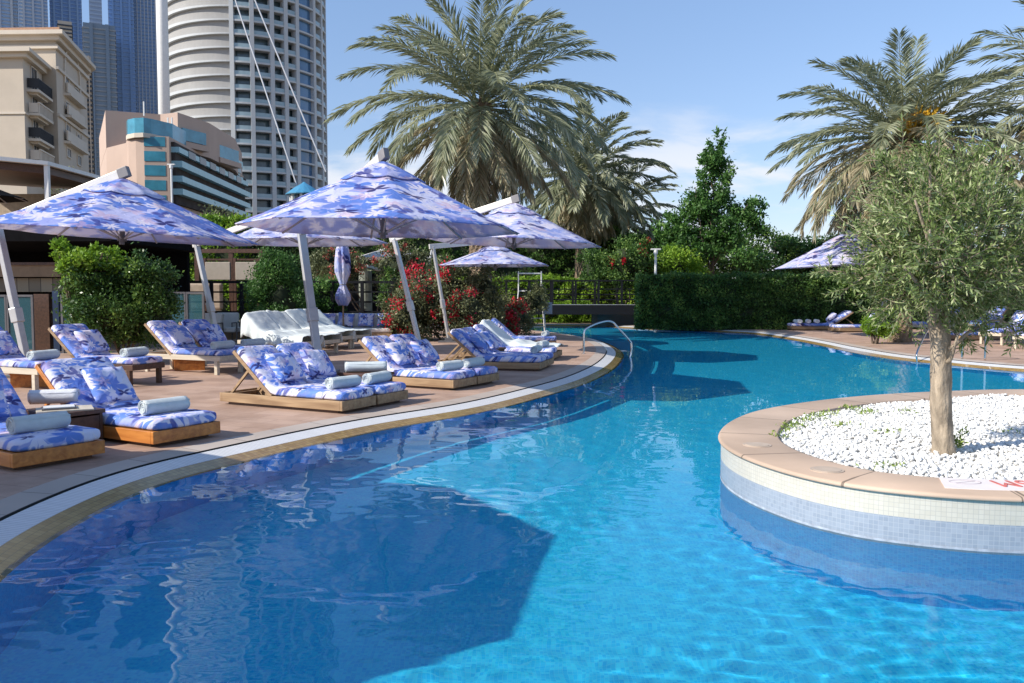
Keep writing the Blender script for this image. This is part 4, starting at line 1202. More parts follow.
def bush(name, label, cat, blobs, n, size, mat, seed, group=None, stems=5, lumps=40, lump_r=0.28, aspect=0.5, flowers=None, core=True, fill=0.25):
    """blobs: (cx,cy,cz,rx,ry,rz)"""
    rng = np.random.RandomState(seed)
    x = np.mean([b[0] for b in blobs]); y = np.mean([b[1] for b in blobs])
    t = thing(name, label, cat, (x, y, DZ), 0, group)
    vol = np.array([(b[3] * b[4] * b[5]) ** 0.67 for b in blobs]); vol /= vol.sum()
    Ps, Ks = [], []
    for i, b in enumerate(blobs):
        p, k = blob_points(b[:3], b[3:6], int(1.35 * n * vol[i]), rng, lumps, lump_r, fill + 0.12); Ps.append(p); Ks.append(k + lumps * i)
    P = np.concatenate(Ps); K = np.concatenate(Ks)
    m = P[:, 2] > DZ + 0.02; P = P[m]; K = K[m]
    foliage('foliage', P, size, mat, t, rng, aspect, K)
    mb = MB()
    for i in range(stems):
        b = blobs[i % len(blobs)]
        limb(mb, (x + rng.uniform(-.15, .15), y + rng.uniform(-.15, .15), DZ), (b[0] + rng.uniform(-.5, .5) * b[3], b[1] + rng.uniform(-.5, .5) * b[4], b[2] + 0.3 * b[5]), 0.035, 0.012, rng)
    mb.build('stem', M['bark_dark'], t, world=True)
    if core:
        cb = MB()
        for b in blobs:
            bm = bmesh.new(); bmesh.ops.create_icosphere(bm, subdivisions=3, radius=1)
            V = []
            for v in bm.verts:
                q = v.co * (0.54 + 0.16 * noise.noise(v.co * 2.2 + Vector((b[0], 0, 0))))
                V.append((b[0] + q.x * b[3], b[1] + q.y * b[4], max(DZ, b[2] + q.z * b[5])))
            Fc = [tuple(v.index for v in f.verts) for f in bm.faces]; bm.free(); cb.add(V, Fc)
        cb.build('shade_core', M['core'], t, world=True, smooth=True)  # added solid core, darkens the inside and stops see-through
    if flowers:
        fm, nf, cl_, fs, side = flowers
        V = []; sel = P[rng.randint(0, len(P), cl_ * 6)]
        ctr = np.array([x, y, np.mean([b[2] for b in blobs])])
        # keep clusters on the camera and sun side surface
        rel = (sel - ctr); sc_ = rel[:, 1] * -1.0 + rel[:, 0] * side + np.abs(rel[:, 2]) * 0.4
        sel = sel[np.argsort(-sc_)[:cl_ * 3]]; sel = sel[rng.permutation(len(sel))[:cl_]]
        k = rng.randint(0, cl_, nf); pf = sel[k] + rng.normal(size=(nf, 3)) * 0.085 * rng.uniform(0.5, 1.7, cl_)[k][:, None] + np.array([0, -0.05, 0.03])
        foliage('flowers', pf, fs, fm, t, rng, 0.8, k)
    return t
def hedge(label, x0, y0, x1, y1, depth, h, n, size, mat, seed, z0=DZ, top_mat=None, group=None, wob=0.10, cat='hedge'):
    rng = np.random.RandomState(seed)
    a = Vector((x0, y0)); b = Vector((x1, y1)); L_ = (b - a).length; d = (b - a) / L_; nn = Vector((-d.y, d.x))   # nn points away from camera
    t = thing('hedge', label, cat, ((x0 + x1) / 2, (y0 + y1) / 2, z0), 0, group)
    u = rng.uniform(0, L_, n); f = rng.uniform(size=n)
    fr = f < 0.62; tp = (f >= 0.62) & (f < 0.86)
    v = np.where(fr, rng.uniform(0, 0.06, n), np.where(tp, rng.uniform(0, depth, n), rng.uniform(0, depth, n)))
    w = np.where(fr, rng.uniform(0, h, n), np.where(tp, h - rng.uniform(0, 0.08, n), rng.uniform(0, h, n)))
    en = (f >= 0.86); u = np.where(en, np.where(rng.uniform(size=n) < 0.5, rng.uniform(0, 0.08, n), L_ - rng.uniform(0, 0.08, n)), u)
    bump = np.array([noise.noise((uu * 1.3 + seed, ww * 1.6, seed * 0.3)) + 0.5 * noise.noise((uu * 3.7, ww * 4, seed)) for uu, ww in zip(u, w)])
    v = v - bump * wob * 1.8 * fr; w = w + bump * wob * tp * 1.5 + rng.exponential(0.035, n) * tp
    P = np.stack([x0 + d.x * u + nn.x * v, y0 + d.y * u + nn.y * v, z0 + w], 1)
    foliage('foliage', P, size, mat, t, rng, 0.55, (np.floor(u * 2.2) + 40 * np.floor(w * 2.4)).astype(int))
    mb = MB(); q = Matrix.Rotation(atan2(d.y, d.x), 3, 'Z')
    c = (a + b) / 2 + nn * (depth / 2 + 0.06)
    mb.box((c.x, c.y, z0 + (h - 0.10) / 2), (L_ - 0.2, depth - 0.12, h - 0.10), q); mb.build('shade_core', M['core'], t, world=True)  # added dark box standing for the hedge's shaded inside
    return t
def broad_tree(label, base, h, crown, n, size, mat, seed, group=None, lumps=60, lump_r=0.2, name='broadleaf_tree', bark='bark_dark', tr=0.13, fill=0.3, aspect=0.5):
    """crown: list of ellipsoids relative to base"""
    rng = np.random.RandomState(seed)
    t = thing(name, label, 'tree', base, 0, group)
    Ps, Ks = [], []
    vol = np.array([(c[3] * c[4] * c[5]) ** 0.67 for c in crown]); vol /= vol.sum()
    for i, c in enumerate(crown):
        p, k = blob_points(c[:3], c[3:6], int(n * vol[i]), rng, lumps, lump_r, fill); Ps.append(p); Ks.append(k + i * lumps)
    P = np.concatenate(Ps) + np.array(base); K = np.concatenate(Ks)
    P = P[P[:, 2] > base[2]]; K = K[:len(P)]
    foliage('crown', P, size, mat, t, rng, aspect, K)
    mb = MB(); top = Vector((crown[0][0], crown[0][1], h * 0.8))
    limb(mb, (0, 0, 0), top, tr, tr * 0.3, rng, 10, 0.03, 10)
    for i in range(14):
        c = crown[i % len(crown)]; s = rng.uniform(0.25, 0.7)
        e = Vector((c[0] + rng.uniform(-.7, .7) * c[3], c[1] + rng.uniform(-.7, .7) * c[4], c[2] + rng.uniform(-.3, .6) * c[5]))
        limb(mb, top * s, e, tr * 0.4, 0.015, rng, 6, 0.12)
    mb.build('trunk', M[bark], t, smooth=True)
    return t
def palm(label, base, ht, fr, flen, seed, n_leaf=70, emin=-55, lean=(0, 0), trunk_r=0.26, spin=0.0, name='date_palm', dry=0.3, skirt=14, lw=0.034, pw=0.8):
    """date palm: knobbly trunk, arching feather fronds, older fronds hanging"""
    rng = np.random.RandomState(seed)
    t = thing(name, label, 'palm tree', base, 0)
    # trunk with spiral leaf-base knobs
    nr, na = int(ht / 0.07), 26; V = []; Fc = []
    for i in range(nr + 1):
        z = ht * i / nr; tt = i / nr; cx = lean[0] * tt ** 1.4; cy = lean[1] * tt ** 1.4
        r0 = trunk_r * (1.18 - 0.25 * min(1, tt * 3) + 0.22 * max(0, (tt - 0.86) / 0.14))
        for j in range(na):
            a = 2 * pi * j / na
            kn = abs(sin(a * 6.5 + z * 9)) * abs(sin(a * 6.5 - z * 9))
            r = r0 * (1 + 0.16 * kn + 0.05 * noise.noise((a * 3, z * 6, seed)))
            V.append((cx + r * cos(a), cy + r * sin(a), z))
    for i in range(nr):
        for j in range(na): Fc.append((i * na + j, i * na + (j + 1) % na, (i + 1) * na + (j + 1) % na, (i + 1) * na + j))
    mb = MB(); mb.v = V; mb.f = Fc; mb.m = [0] * len(Fc)
    # cut leaf bases under the crown
    top = Vector((lean[0], lean[1], ht))
    for i in range(70):
        a = i * 2.39996; z = ht - 0.9 * (i / 70) - 0.02
        dr = Vector((cos(a), sin(a), 0.9)).normalized(); p = Vector((lean[0] * (z / ht) ** 1.4, lean[1] * (z / ht) ** 1.4, z)) + Vector((cos(a), sin(a), 0)) * trunk_r * 0.9
        mb.beam(p, p + dr * rng.uniform(0.14, 0.30), 0.09, 0.035)
    mb.build('trunk', M['palm_bark'], t)
    LV, LA, mi = [], [], []; rb = MB()
    for i in range(fr):
        q = i / (fr - 1)
        az = i * 2.39996 + spin + rng.uniform(-0.15, 0.15)
        e0 = R(86 - (86 - emin) * q ** pw + rng.uniform(-6, 6))
        L_ = flen * (0.72 + 0.34 * sin(pi * min(1, q * 1.1 + 0.12))) * rng.uniform(0.9, 1.08)
        droop = R(rng.uniform(30, 56) + 24 * (1 - abs(q - 0.45) * 1.6))
        if e0 < R(-20): droop = R(rng.uniform(8, 28))
        side = rng.uniform(-0.25, 0.25)
        ns = 22; p = top + Vector((cos(az), sin(az), 0)) * 0.10 + Vector((0, 0, -0.15 + 0.1 * (1 - q)))
        pts, tans = [], []
        for s in range(ns + 1):
            tt = s / ns; e = e0 - droop * tt ** 1.5; a_ = az + side * tt ** 1.6
            e = max(e, R(-88)); d = Vector((cos(e) * cos(a_), cos(e) * sin(a_), sin(e)))
            pts.append(p.copy()); tans.append(d); p = p + d * (L_ / ns)
        rb.tube(pts[::2], [0.026 * (1 - 0.85 * k / 11) for k in range(len(pts[::2]))], 4, caps=False)
        age = q
        for k in range(n_leaf):
            s = 0.13 + 0.87 * (k + rng.uniform(0, 0.6)) / n_leaf
            if s >= 0.995: s = 0.994
            f = s * ns; j = int(f); c = pts[j].lerp(pts[j + 1], f - j); T_ = tans[j]
            sidev = T_.cross(Vector((0, 0, 1)))
            if sidev.length < 0.15: sidev = Vector((-sin(az), cos(az), 0))
            sidev.normalize(); up = sidev.cross(T_).normalized()
            ll = (0.19 + 0.42 * min(1, (s - 0.1) * 3.2)) * (1.0 if s < 0.80 else 1 - (s - 0.80) * 2.4) * rng.uniform(0.85, 1.12) * flen / 3.6
            for sg in (-1, 1):
                fa = R(52 - 22 * s + rng.uniform(-9, 9)); vee = R(rng.uniform(5, 42) - 22 * age)
                dd = (T_ * cos(fa) + (sidev * sg * cos(vee) + up * sin(vee)) * sin(fa)).normalized()
                dd = (dd + Vector((0, 0, -0.16 - 0.18 * age))).normalized()
                m1 = c + dd * ll * 0.5; dd2 = (dd + Vector((0, 0, -0.25))).normalized(); tip = m1 + dd2 * ll * 0.5
                wv = (T_ * rng.uniform(0.5, 1.0) + up * rng.uniform(-0.6, 0.6)); wv = (wv - dd * wv.dot(dd)).normalized() * lw * 0.5
                LV += [c, m1 + wv, tip, m1 - wv]
                LA.append(min(1, max(0, 0.15 + 0.55 * rng.uniform() + 0.35 * (age - 0.5)))); mi.append(1 if (age > 1 - dry and rng.uniform() < 0.75) else 0)
    N = len(LA)
    npmesh('crown', np.array([v[:] for v in LV]), np.arange(4 * N).reshape(N, 4), [M['palm_leaf'], M['palm_leaf_dry']], t, attr=LA, mi=mi)
    rb.build('frond_midribs', M['grey_leaf_stem'], t)
    return t, top
M['grey_leaf_stem'] = plain('frond_midrib', (0.26, 0.27, 0.13), 0.5, var=0.15)

# date palms
def at_px(u, D): return (Q(u, 300, D).x, D, DZ)
b = at_px(480, 29.5); palm('tall date palm behind the largest parasol, its crown against the open sky', b, 7.9, 90, 4.75, 21, 104, -68, (0.0, 0), 0.36, 0.4, skirt=14, lw=0.052, dry=0.35, pw=0.78)
b = at_px(580, 45.5); palm('darker date palm just right of the tall one, fronds hanging behind the bridge', b, 7.6, 90, 4.5, 22, 64, -75, (0.1, 0), 0.3, 1.3, dry=0.3, lw=0.085)
b = at_px(612, 50); palm('lower date palm behind the bridge, right of the darker palm', b, 5.9, 62, 4.4, 23, 54, -55, (0.0, 0), 0.3, 2.2, dry=0.25, lw=0.085)
b = at_px(901, 25.5); pr, top = palm('date palm with yellow stalks in its heart behind the olive tree', b, 6.05, 132, 3.75, 24, 96, -76, (0.0, 0), 0.26, 0.9, dry=0.66, lw=0.042, pw=0.62)
rng = np.random.RandomState(4); mb = MB()
for i in range(120):
    a = rng.uniform(0, 2 * pi); e = R(rng.uniform(15, 80)); d = Vector((0.9 * cos(e) * cos(a), cos(e) * sin(a) * 0.5 - 0.75, sin(e) * 0.8)); p = Vector((0, -0.45, 6.05))
    mb.tube([p, p + d * 0.5, p + d * rng.uniform(0.7, 1.0) + Vector((0, 0, -0.05))], [0.04, 0.045, 0.014], 5)
mb.build('flower_stalks', M['gold'], pr)
b = at_px(1086, 24); palm('date palm at the right photo edge, only its left fronds in view', b, 6.9, 70, 3.8, 25, 66, -45, (0.0, 0), 0.25, 0.2, lw=0.045)

# olive tree on the pebbles
def olive():
    rng = np.random.RandomState(31)
    bp = G(945.5, 452, CT - 0.02)
    t = thing('olive_tree', 'small grey-green olive tree with a pale curved trunk growing from the white pebbles', 'tree', bp)
    D0 = bp.y
    def W(u, v, dy=0.0): return Q(u, v, D0 + dy) - bp
    mb = MB()
    tp = [Vector((0, 0, -0.06)), W(944.5, 446), W(942.5, 425), W(941, 400), W(940.5, 370), W(940, 345), W(937, 318), W(934, 303)]
    tr = [0.098, 0.086, 0.080, 0.077, 0.075, 0.074, 0.076, 0.082]
    P = rail_pts(tp, 10); rr = np.interp(np.linspace(0, 7, len(P)), range(8), tr)
    nn_ = 28; V = []; Fc = []
    for i, p in enumerate(P):
        for j in range(nn_):
            a = 2 * pi * j / nn_; r = rr[i] * (1 + 0.08 * sin(3 * a + p.z * 3) + 0.13 * noise.noise((cos(a) * 1.6, sin(a) * 1.6, p.z * 7)) + 0.05 * noise.noise((cos(a) * 5, sin(a) * 5, p.z * 22)))
            V.append((p.x + r * cos(a), p.y + r * sin(a), p.z))
    for i in range(len(P) - 1):
        for j in range(nn_): Fc.append((i * nn_ + j, i * nn_ + (j + 1) % nn_, (i + 1) * nn_ + (j + 1) % nn_, (i + 1) * nn_ + j))
    Fc.append(tuple(range((len(P) - 1) * nn_, len(P) * nn_)))
    mb.add(V, Fc); trunk = mb.build('trunk', M['bark'], t, smooth=True)
    top = tp[-1]
    # targets of the limbs (px, py, dy)
    tg = [(892, 215, -0.2), (872, 268, 0.2), (905, 180, 0.3), (930, 165, -0.3), (965, 170, 0.2), (1000, 200, -0.2), (1015, 250, 0.2), (996, 285, -0.1), (905, 268, -0.55), (930, 230, -0.75), (960, 250, 0.75),
          (900, 240, 0.6), (1030, 215, 0.3), (890, 290, 0.3), (960, 205, -0.5), (1035, 280, 0.0), (985, 235, 0.5), (915, 200, -0.5), (950, 262, -0.6), (872, 245, -0.1), (935, 262, 0.4), (915, 265, -0.2), (975, 280, 0.1), (1005, 225, -0.4), (885, 262, 0.3)]
    lm = MB(); br = []
    for (u, v, dy) in tg:
        e = W(u, v, dy); m_ = top.lerp(e, 0.45) + Vector(rng.normal(size=3)) * 0.06 + Vector((0, 0, 0.05))
        pts = rail_pts([top, m_, e], 5); lm.tube(pts, list(np.linspace(0.033, 0.007, len(pts))), 6); br.append(pts)
    pts = rail_pts([W(943, 352), W(955, 345, -0.1), W(972, 330, -0.15), W(1000, 320, -0.1), W(1018, 336, -0.1)], 4); lm.tube(pts, list(np.linspace(0.018, 0.005, len(pts))), 6); low1 = pts
    pts2 = rail_pts([W(943, 362), W(950, 360, -0.1), W(955, 345, -0.15), W(958, 335, -0.2)], 4); lm.tube(pts2, list(np.linspace(0.020, 0.010, len(pts2))), 6)
    lm.build('limb', M['bark'], t, smooth=True)
    # twigs: springing from limbs, each carrying paired narrow leaves
    LP, LD, LS = [], [], []; tw = MB()
    def twig(o, d, L_, nl):
        p = Vector(o); d = Vector(d).normalized(); pts = [p.copy()]; ns = 5
        for s in range(ns):
            d = (d + Vector(rng.normal(size=3)) * 0.16 + Vector((0, 0, -0.02))).normalized(); p = p + d * (L_ / ns); pts.append(p.copy())
        tw.tube([pts[0], pts[2], pts[5]], [0.0035, 0.0026, 0.0012], 3, caps=False)
        for i in range(nl):
            s = 0.12 + 0.88 * i / nl; f = s * ns; j = min(ns - 1, int(f)); c = pts[j].lerp(pts[j + 1], f - j); T_ = (pts[j + 1] - pts[j]).normalized()
            a = i * 1.57 + rng.uniform(-.4, .4); sd = T_.cross(Vector((0.3, 0.2, 1))).normalized(); up = sd.cross(T_)
            for sg in (-1, 1):
                o2 = (sd * cos(a) + up * sin(a)) * sg; dd = T_ * rng.uniform(0.5, 1.0) + o2 * rng.uniform(0.5, 0.9)
                LP.append(c[:]); LD.append(dd[:]); LS.append(rng.uniform(0.040, 0.066))
    cen = W(944, 246)
    for pts in br:
        for q in range(32):
            f = rng.uniform(0.22, 1.0) ** 0.8 * (len(pts) - 1); j = min(len(pts) - 2, int(f)); o = pts[j].lerp(pts[j + 1], f - j) + Vector(rng.normal(size=3)) * 0.09
            d = Vector(rng.normal(size=3)) + (o - cen).normalized() * 1.0 + Vector((0, 0, 0.35))
            twig(o, d, rng.uniform(0.14, 0.34), 11)
    # scattered fill of the crown volume
    for q in range(820):
        d = Vector(rng.normal(size=3)); d.normalize()
        r = rng.uniform(0.45, 1.0) ** 0.7
        w = 1 + 0.45 * noise.noise(d * 2.3 + Vector((4, 1, 2)))
        o = W(953, 246) + Vector((d.x * 0.57 * w, d.y * 0.74 * w, d.z * 0.60 * w)) * r
        if o.z < W(940, 300).z and abs(o.x + 0.03) < 0.34: continue
        twig(o, d + Vector((0, 0, 0.5)) + Vector(rng.normal(size=3)) * 0.6, rng.uniform(0.16, 0.34), 11)
    # stray sprays left and right
    for (a, b, n_) in [((885, 285, 0), (826, 270, 0), 20), ((885, 270, 0), (845, 290, -0.1), 12), ((1000, 250, 0), (1060, 262, 0.1), 26), ((905, 200, 0), (880, 160, 0), 26), ((930, 190, 0), (932, 148, 0), 18), ((960, 190, 0), (978, 152, 0), 18)]:
        A_, B_ = W(*a), W(*b); lm2 = (A_, A_.lerp(B_, 0.5) + Vector((0, 0, 0.03)), B_); tw.tube(lm2, [0.008, 0.006, 0.003], 4)
        for q in range(n_):
            o = A_.lerp(B_, rng.uniform(0, 1)); twig(o, (B_ - A_).normalized() + Vector(rng.normal(size=3)) * 0.6, rng.uniform(0.10, 0.22), 9)
    for q in range(26):
        o = low1[rng.randint(6, len(low1))]; twig(o, Vector((0.5, 0, -0.3)) + Vector(rng.normal(size=3)) * 0.7, rng.uniform(0.10, 0.22), 7)
    for q in range(12):
        twig(pts2[-1], Vector((0, -0.2, 1)) + Vector(rng.normal(size=3)) * 0.5, rng.uniform(0.1, 0.18), 7)
    V, Fq = leaf_quads(np.array(LP), np.array(LS), rng, 0.24, 0, np.array(LD))
    npmesh('crown', V, Fq, M['olive_leaf'], t, attr=rng.uniform(size=len(LP)))
    tw.build('twigs', M['bark'], t)
    # basal shoots at the trunk foot
    LP.clear(); LD.clear(); LS.clear(); tw = MB()
    for q in range(9):
        o = W(953 + rng.uniform(-2, 8), 452); o.z = 0.02; twig(o, (rng.normal() * 0.4 + 0.25, rng.normal() * 0.3, 1), rng.uniform(0.08, 0.22), 6)
    V, Fq = leaf_quads(np.array(LP), np.array(LS) * 0.7, rng, 0.4, 0, np.array(LD))
    npmesh('basal_shoots', V, Fq, M['grass'], t, attr=rng.uniform(size=len(LP)))
olive()
# little weeds along the pebble edge
wspots = [(779, 432), (783, 428), (795, 424), (806, 420), (816, 416), (829, 413), (850, 408), (868, 412), (886, 432), (905, 411), (778, 437), (1010, 432), (890, 467), (840, 425), (790, 426), (823, 419)]
rng = np.random.RandomState(8)
P = []
for (u, v) in wspots:
    c = G(u, v, CT - 0.01); n_ = rng.randint(20, 70)
    P.append(np.array(c) + rng.normal(size=(n_, 3)) * np.array([0.06, 0.05, 0.006]))
P = np.concatenate(P); V, Fq = leaf_quads(P, 0.035, rng, 0.4, 0.8)
tag(npmesh('weeds', V, Fq, M['grass'], attr=rng.uniform(size=len(P))), 'sparse green weeds creeping over the pebbles at the planter edge', 'weeds', kind='stuff')

# shrubs and hedges -------------------------------------------------
def B(u, v, D, ru, rv, rd):
    p = Q(u, v, D); s = D / F
    return (p.x, p.y, p.z, ru * s, rd, rv * s)
bush('bougainvillea', 'big bougainvillea with red and faded pink flowers beside the sofa, behind the middle loungers', 'shrub',
     [B(425, 305, 26.5, 38, 36, 1.1), B(465, 312, 26.5, 34, 30, 1.0), B(402, 318, 26, 20, 24, 0.8), B(486, 300, 27.5, 20, 34, 0.8), B(445, 290, 27.5, 40, 26, 1.0)], 30000, 0.085, M['grey_leaf'], 41, flowers=(M['flower_red'], 3600, 48, 0.075, -0.4))
bush('bougainvillea', 'smaller bougainvillea full of red flowers near the white lifeguard chair', 'shrub',
     [B(512, 318, 29, 22, 22, 0.8), B(535, 300, 30, 12, 16, 0.6), B(490, 325, 28.5, 14, 16, 0.6)], 14000, 0.075, M['grey_leaf'], 42, flowers=(M['flower_red'], 3000, 26, 0.075, 0.2))
bush('bougainvillea', 'distant bougainvillea with sparse orange-pink flowers under the closed parasol top', 'shrub',
     [B(340, 268, 34, 30, 22, 1.0), B(400, 268, 35, 36, 22, 1.0)], 12000, 0.10, M['grey_leaf'], 43, flowers=(M['flower_pink'], 1400, 26, 0.09, 0))
bush('bougainvillea', 'tall loose shrub with a few pink-red flowers beyond the right end of the bridge', 'shrub',
     [B(628, 262, 40, 26, 26, 1.2), B(600, 268, 41, 24, 20, 1.2), B(650, 270, 40.5, 16, 22, 1.0)], 16000, 0.11, M['hedge_leaf'], 44, flowers=(M['flower_red'], 260, 7, 0.12, 0))
bush('rounded_shrub', 'dark glossy rounded shrub behind the left back-row loungers', 'shrub',
     [B(112, 312, 17.8, 40, 34, 0.9), B(148, 278, 18.2, 24, 26, 0.7), B(95, 285, 18, 30, 30, 0.8), B(150, 312, 18, 24, 30, 0.7)], 26000, 0.075, M['glossy_leaf'], 45)
bush('plumeria_shrub', 'sprawling yellow-green shrub with bare grey twigs at its top, above the dark rounded shrub', 'shrub',
     [B(78, 262, 17.6, 22, 18, 0.5), B(100, 258, 17.8, 22, 14, 0.5), B(62, 250, 17.6, 10, 10, 0.3)], 3600, 0.085, M['lime_leaf'], 46, core=False, stems=16, lumps=26)
bush('column_shrub', 'upright conical green shrub left of the sofa, in front of the terrace', 'shrub',
     [B(280, 300, 25, 28, 34, 0.8), B(276, 272, 25, 22, 22, 0.6), B(272, 320, 24.8, 26, 22, 0.7)], 22000, 0.075, M['tree_leaf'], 47)
bush('leafy_shrub', 'mid-green leafy shrub between the conical shrub and the closed parasol', 'shrub',
     [B(322, 300, 27.5, 22, 24, 0.7), B(305, 308, 27, 14, 22, 0.6)], 9000, 0.09, M['tree_leaf'], 48)
bush('leafy_shrub', 'bright green shrub left of the big bougainvillea behind the sofa', 'shrub',
     [B(393, 290, 29, 16, 20, 0.6)], 5000, 0.08, M['glossy_leaf'], 49)
bush('lime_shrub', 'small bright lime shrub between the far-side loungers, left of the olive trunk', 'shrub',
     [B(884, 322, 24.5, 17, 15, 0.5), B(870, 325, 24.7, 8, 9, 0.3)], 7000, 0.06, M['lime_leaf'], 50)
hx = [Q(638, 330, 34.2).x, Q(852, 330, 33.0).x]
hedge('long clipped dark green hedge along the far pool edge, right of the bridge', hx[0], 34.3, hx[1] + 1.2, 33.6, 1.6, 2.15, 34000, 0.10, M['hedge_leaf'], 51)
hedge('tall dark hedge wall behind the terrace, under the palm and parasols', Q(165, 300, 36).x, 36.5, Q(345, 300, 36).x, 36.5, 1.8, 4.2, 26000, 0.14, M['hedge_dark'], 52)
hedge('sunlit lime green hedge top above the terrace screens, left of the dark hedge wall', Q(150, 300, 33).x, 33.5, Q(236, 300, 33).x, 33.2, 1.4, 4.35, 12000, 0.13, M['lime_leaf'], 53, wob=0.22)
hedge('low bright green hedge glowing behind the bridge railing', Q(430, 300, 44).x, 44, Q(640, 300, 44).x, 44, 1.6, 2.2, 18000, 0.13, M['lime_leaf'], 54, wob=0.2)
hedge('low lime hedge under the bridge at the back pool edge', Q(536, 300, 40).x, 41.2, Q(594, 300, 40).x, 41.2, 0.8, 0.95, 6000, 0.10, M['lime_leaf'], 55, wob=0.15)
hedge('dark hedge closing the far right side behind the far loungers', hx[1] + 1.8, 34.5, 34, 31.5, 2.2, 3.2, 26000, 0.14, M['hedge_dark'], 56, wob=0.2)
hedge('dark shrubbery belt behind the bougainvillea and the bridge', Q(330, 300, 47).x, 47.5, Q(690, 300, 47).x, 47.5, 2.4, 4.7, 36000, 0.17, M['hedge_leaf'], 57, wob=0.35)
base = at_px(712, 42)
broad_tree('dark green pyramidal tree with an uneven spire rising behind the long hedge', (base[0], 42, DZ), 8.4,
           [(0.0, 0, 8.3, 0.55, 0.5, 1.2), (0.1, 0, 7.1, 1.0, 0.8, 1.2), (-0.2, 0, 5.9, 1.6, 1.2, 1.2), (0.1, 0, 4.7, 2.2, 1.4, 1.2), (1.9, 0, 5.5, 0.8, 0.7, 0.55), (-1.8, 0, 4.5, 1.1, 1, 0.9), (0.2, 0, 3.4, 2.6, 1.5, 1.3)], 30000, 0.17, M['tree_leaf'], 61, lumps=26, lump_r=0.24)
bush('leafy_shrub', 'yellow-green shrub at the left foot of the pyramidal tree', 'shrub', [B(672, 268, 40.5, 26, 22, 1.1), B(690, 280, 40.5, 20, 16, 1.0)], 9000, 0.12, M['lime_leaf'], 62)
base = at_px(775, 46)
broad_tree('spreading dark tree low behind the long hedge, right of the pyramidal tree', (base[0], 46, DZ), 5, [(0, 0, 3.6, 3.2, 2, 1.5), (2.2, 0, 3.0, 2.2, 2, 1.4), (-2.2, 0, 3.2, 2.0, 2, 1.3)], 20000, 0.19, M['hedge_leaf'], 63, lumps=50)
base = at_px(850, 44)
broad_tree('dark bushy tree behind the lavender far-side parasol', (base[0], 44, DZ), 5, [(0, 0, 3.2, 2.6, 2, 1.7), (2.5, 0, 3.4, 2.2, 2, 1.6)], 16000, 0.19, M['hedge_dark'], 64, lumps=50)
for i, (u, D, h, lb) in enumerate([(925, 46, 3.6, 'dark tree far behind the olive crown'), (1000, 44, 3.8, 'dark tree far behind the right-edge date palm'), (1075, 42, 4.5, 'dark tree beyond the right photo edge')]):
    base = at_px(u, D); broad_tree(lb, (base[0], D, DZ), h + 1, [(0, 0, h * 0.62, 3.2, 2, h * 0.42), (1.8, 0, h * 0.5, 2.4, 2, h * 0.36)], 12000, 0.2, M['hedge_dark'], 70 + i, lumps=50)
for i, (u, D, ru, h, lb) in enumerate([(215, 62, 4.2, 7.6, 'broad olive-green tree in front of the pink hotel'), (165, 66, 3.4, 7.9, 'olive-green tree between the left parasol and the pink hotel'), (255, 60, 2.6, 6.2, 'olive-green tree left of the blue-roofed kiosk'),
                                    (75, 58, 2.8, 9.2, 'feathery grey-green tree before the beige apartment house'), (335, 58, 3.4, 6.6, 'dark tree behind the largest parasol'), (425, 58, 4.8, 7.2, 'dark tree behind the trunk of the tall date palm'), (560, 60, 6.0, 6.6, 'dark tree far behind the bridge')]):
    base = at_px(u, D)
    broad_tree(lb, (base[0], D, DZ), h, [(0, 0, h * 0.68, ru, 2.6, h * 0.30), (-ru * 0.5, 0, h * 0.5, ru * 0.8, 2.4, h * 0.30), (ru * 0.5, 0, h * 0.48, ru * 0.8, 2.4, h * 0.28)], 15000, 0.24 if i != 3 else 0.16, M['grey_leaf'] if i in (0, 1, 2, 3) else M['hedge_leaf'], 80 + i, group='trees beyond the terrace', lumps=60, lump_r=0.2)
hedge('tall clipped hedge outside the photo at left, beyond the poolside bar', -34, 21.0, -18.6, 22.5, 1.6, 3.0, 14000, 0.14, M['hedge_leaf'], 58, wob=0.2)

# ================================================================ bridge, lamp, chair
M['bridge'] = plain('dark_painted_timber', (0.008, 0.009, 0.012), 0.7, var=0.2, spec=0.2)
M['concrete'] = plain('grey_render', (0.10, 0.10, 0.10), 0.85, var=0.15, scale=1.5)
YB = 38.2
bx0, bx1 = Q(505, 300, YB).x, Q(646, 300, YB).x
br = thing('footbridge', 'dark timber footbridge with horizontal rails crossing the far end of the pool', 'bridge', ((bx0 + bx1) / 2, YB, DZ))
mb = MB(); zd = Q(560, 306, YB).z
mb.box(((bx0 + bx1) / 2, YB + 0.8, zd - 0.08), (bx1 - bx0, 1.8, 0.14)); mb.build('bridge_deck', M['bridge'], br, world=True)
mb = MB(); mb.box(((bx0 + bx1) / 2, YB - 0.13, zd - 0.17), (bx1 - bx0, 0.05, 0.42)); mb.box(((bx0 + bx1) / 2, YB + 1.73, zd - 0.12), (bx1 - bx0, 0.05, 0.34)); mb.build('side_beam', M['bridge'], br, world=True)
mb = MB(); mb.box(((bx0 + bx1) / 2, YB - 0.16, zd + 0.06), (bx1 - bx0, 0.03, 0.02)); mb.build('edge_trim', M['alu'], br, world=True)
for yy in (YB - 0.05, YB + 1.68):
    for i in range(7):
        x = bx0 + 0.06 + (bx1 - bx0 - 0.12) * i / 6
        mb = MB(); mb.box((x, yy, zd + 0.55), (0.09, 0.09, 1.12)); mb.build('post', M['bridge'], br, world=True)
    for z in (0.28, 0.52, 0.76):
        mb = MB(); mb.box(((bx0 + bx1) / 2, yy + 0.06, zd + z), (bx1 - bx0, 0.03, 0.045)); mb.build('rail', M['bridge'], br, world=True)
    mb = MB(); mb.box(((bx0 + bx1) / 2, yy, zd + 1.14), (bx1 - bx0 + 0.1, 0.12, 0.05)); mb.build('handrail', M['bridge'], br, world=True)
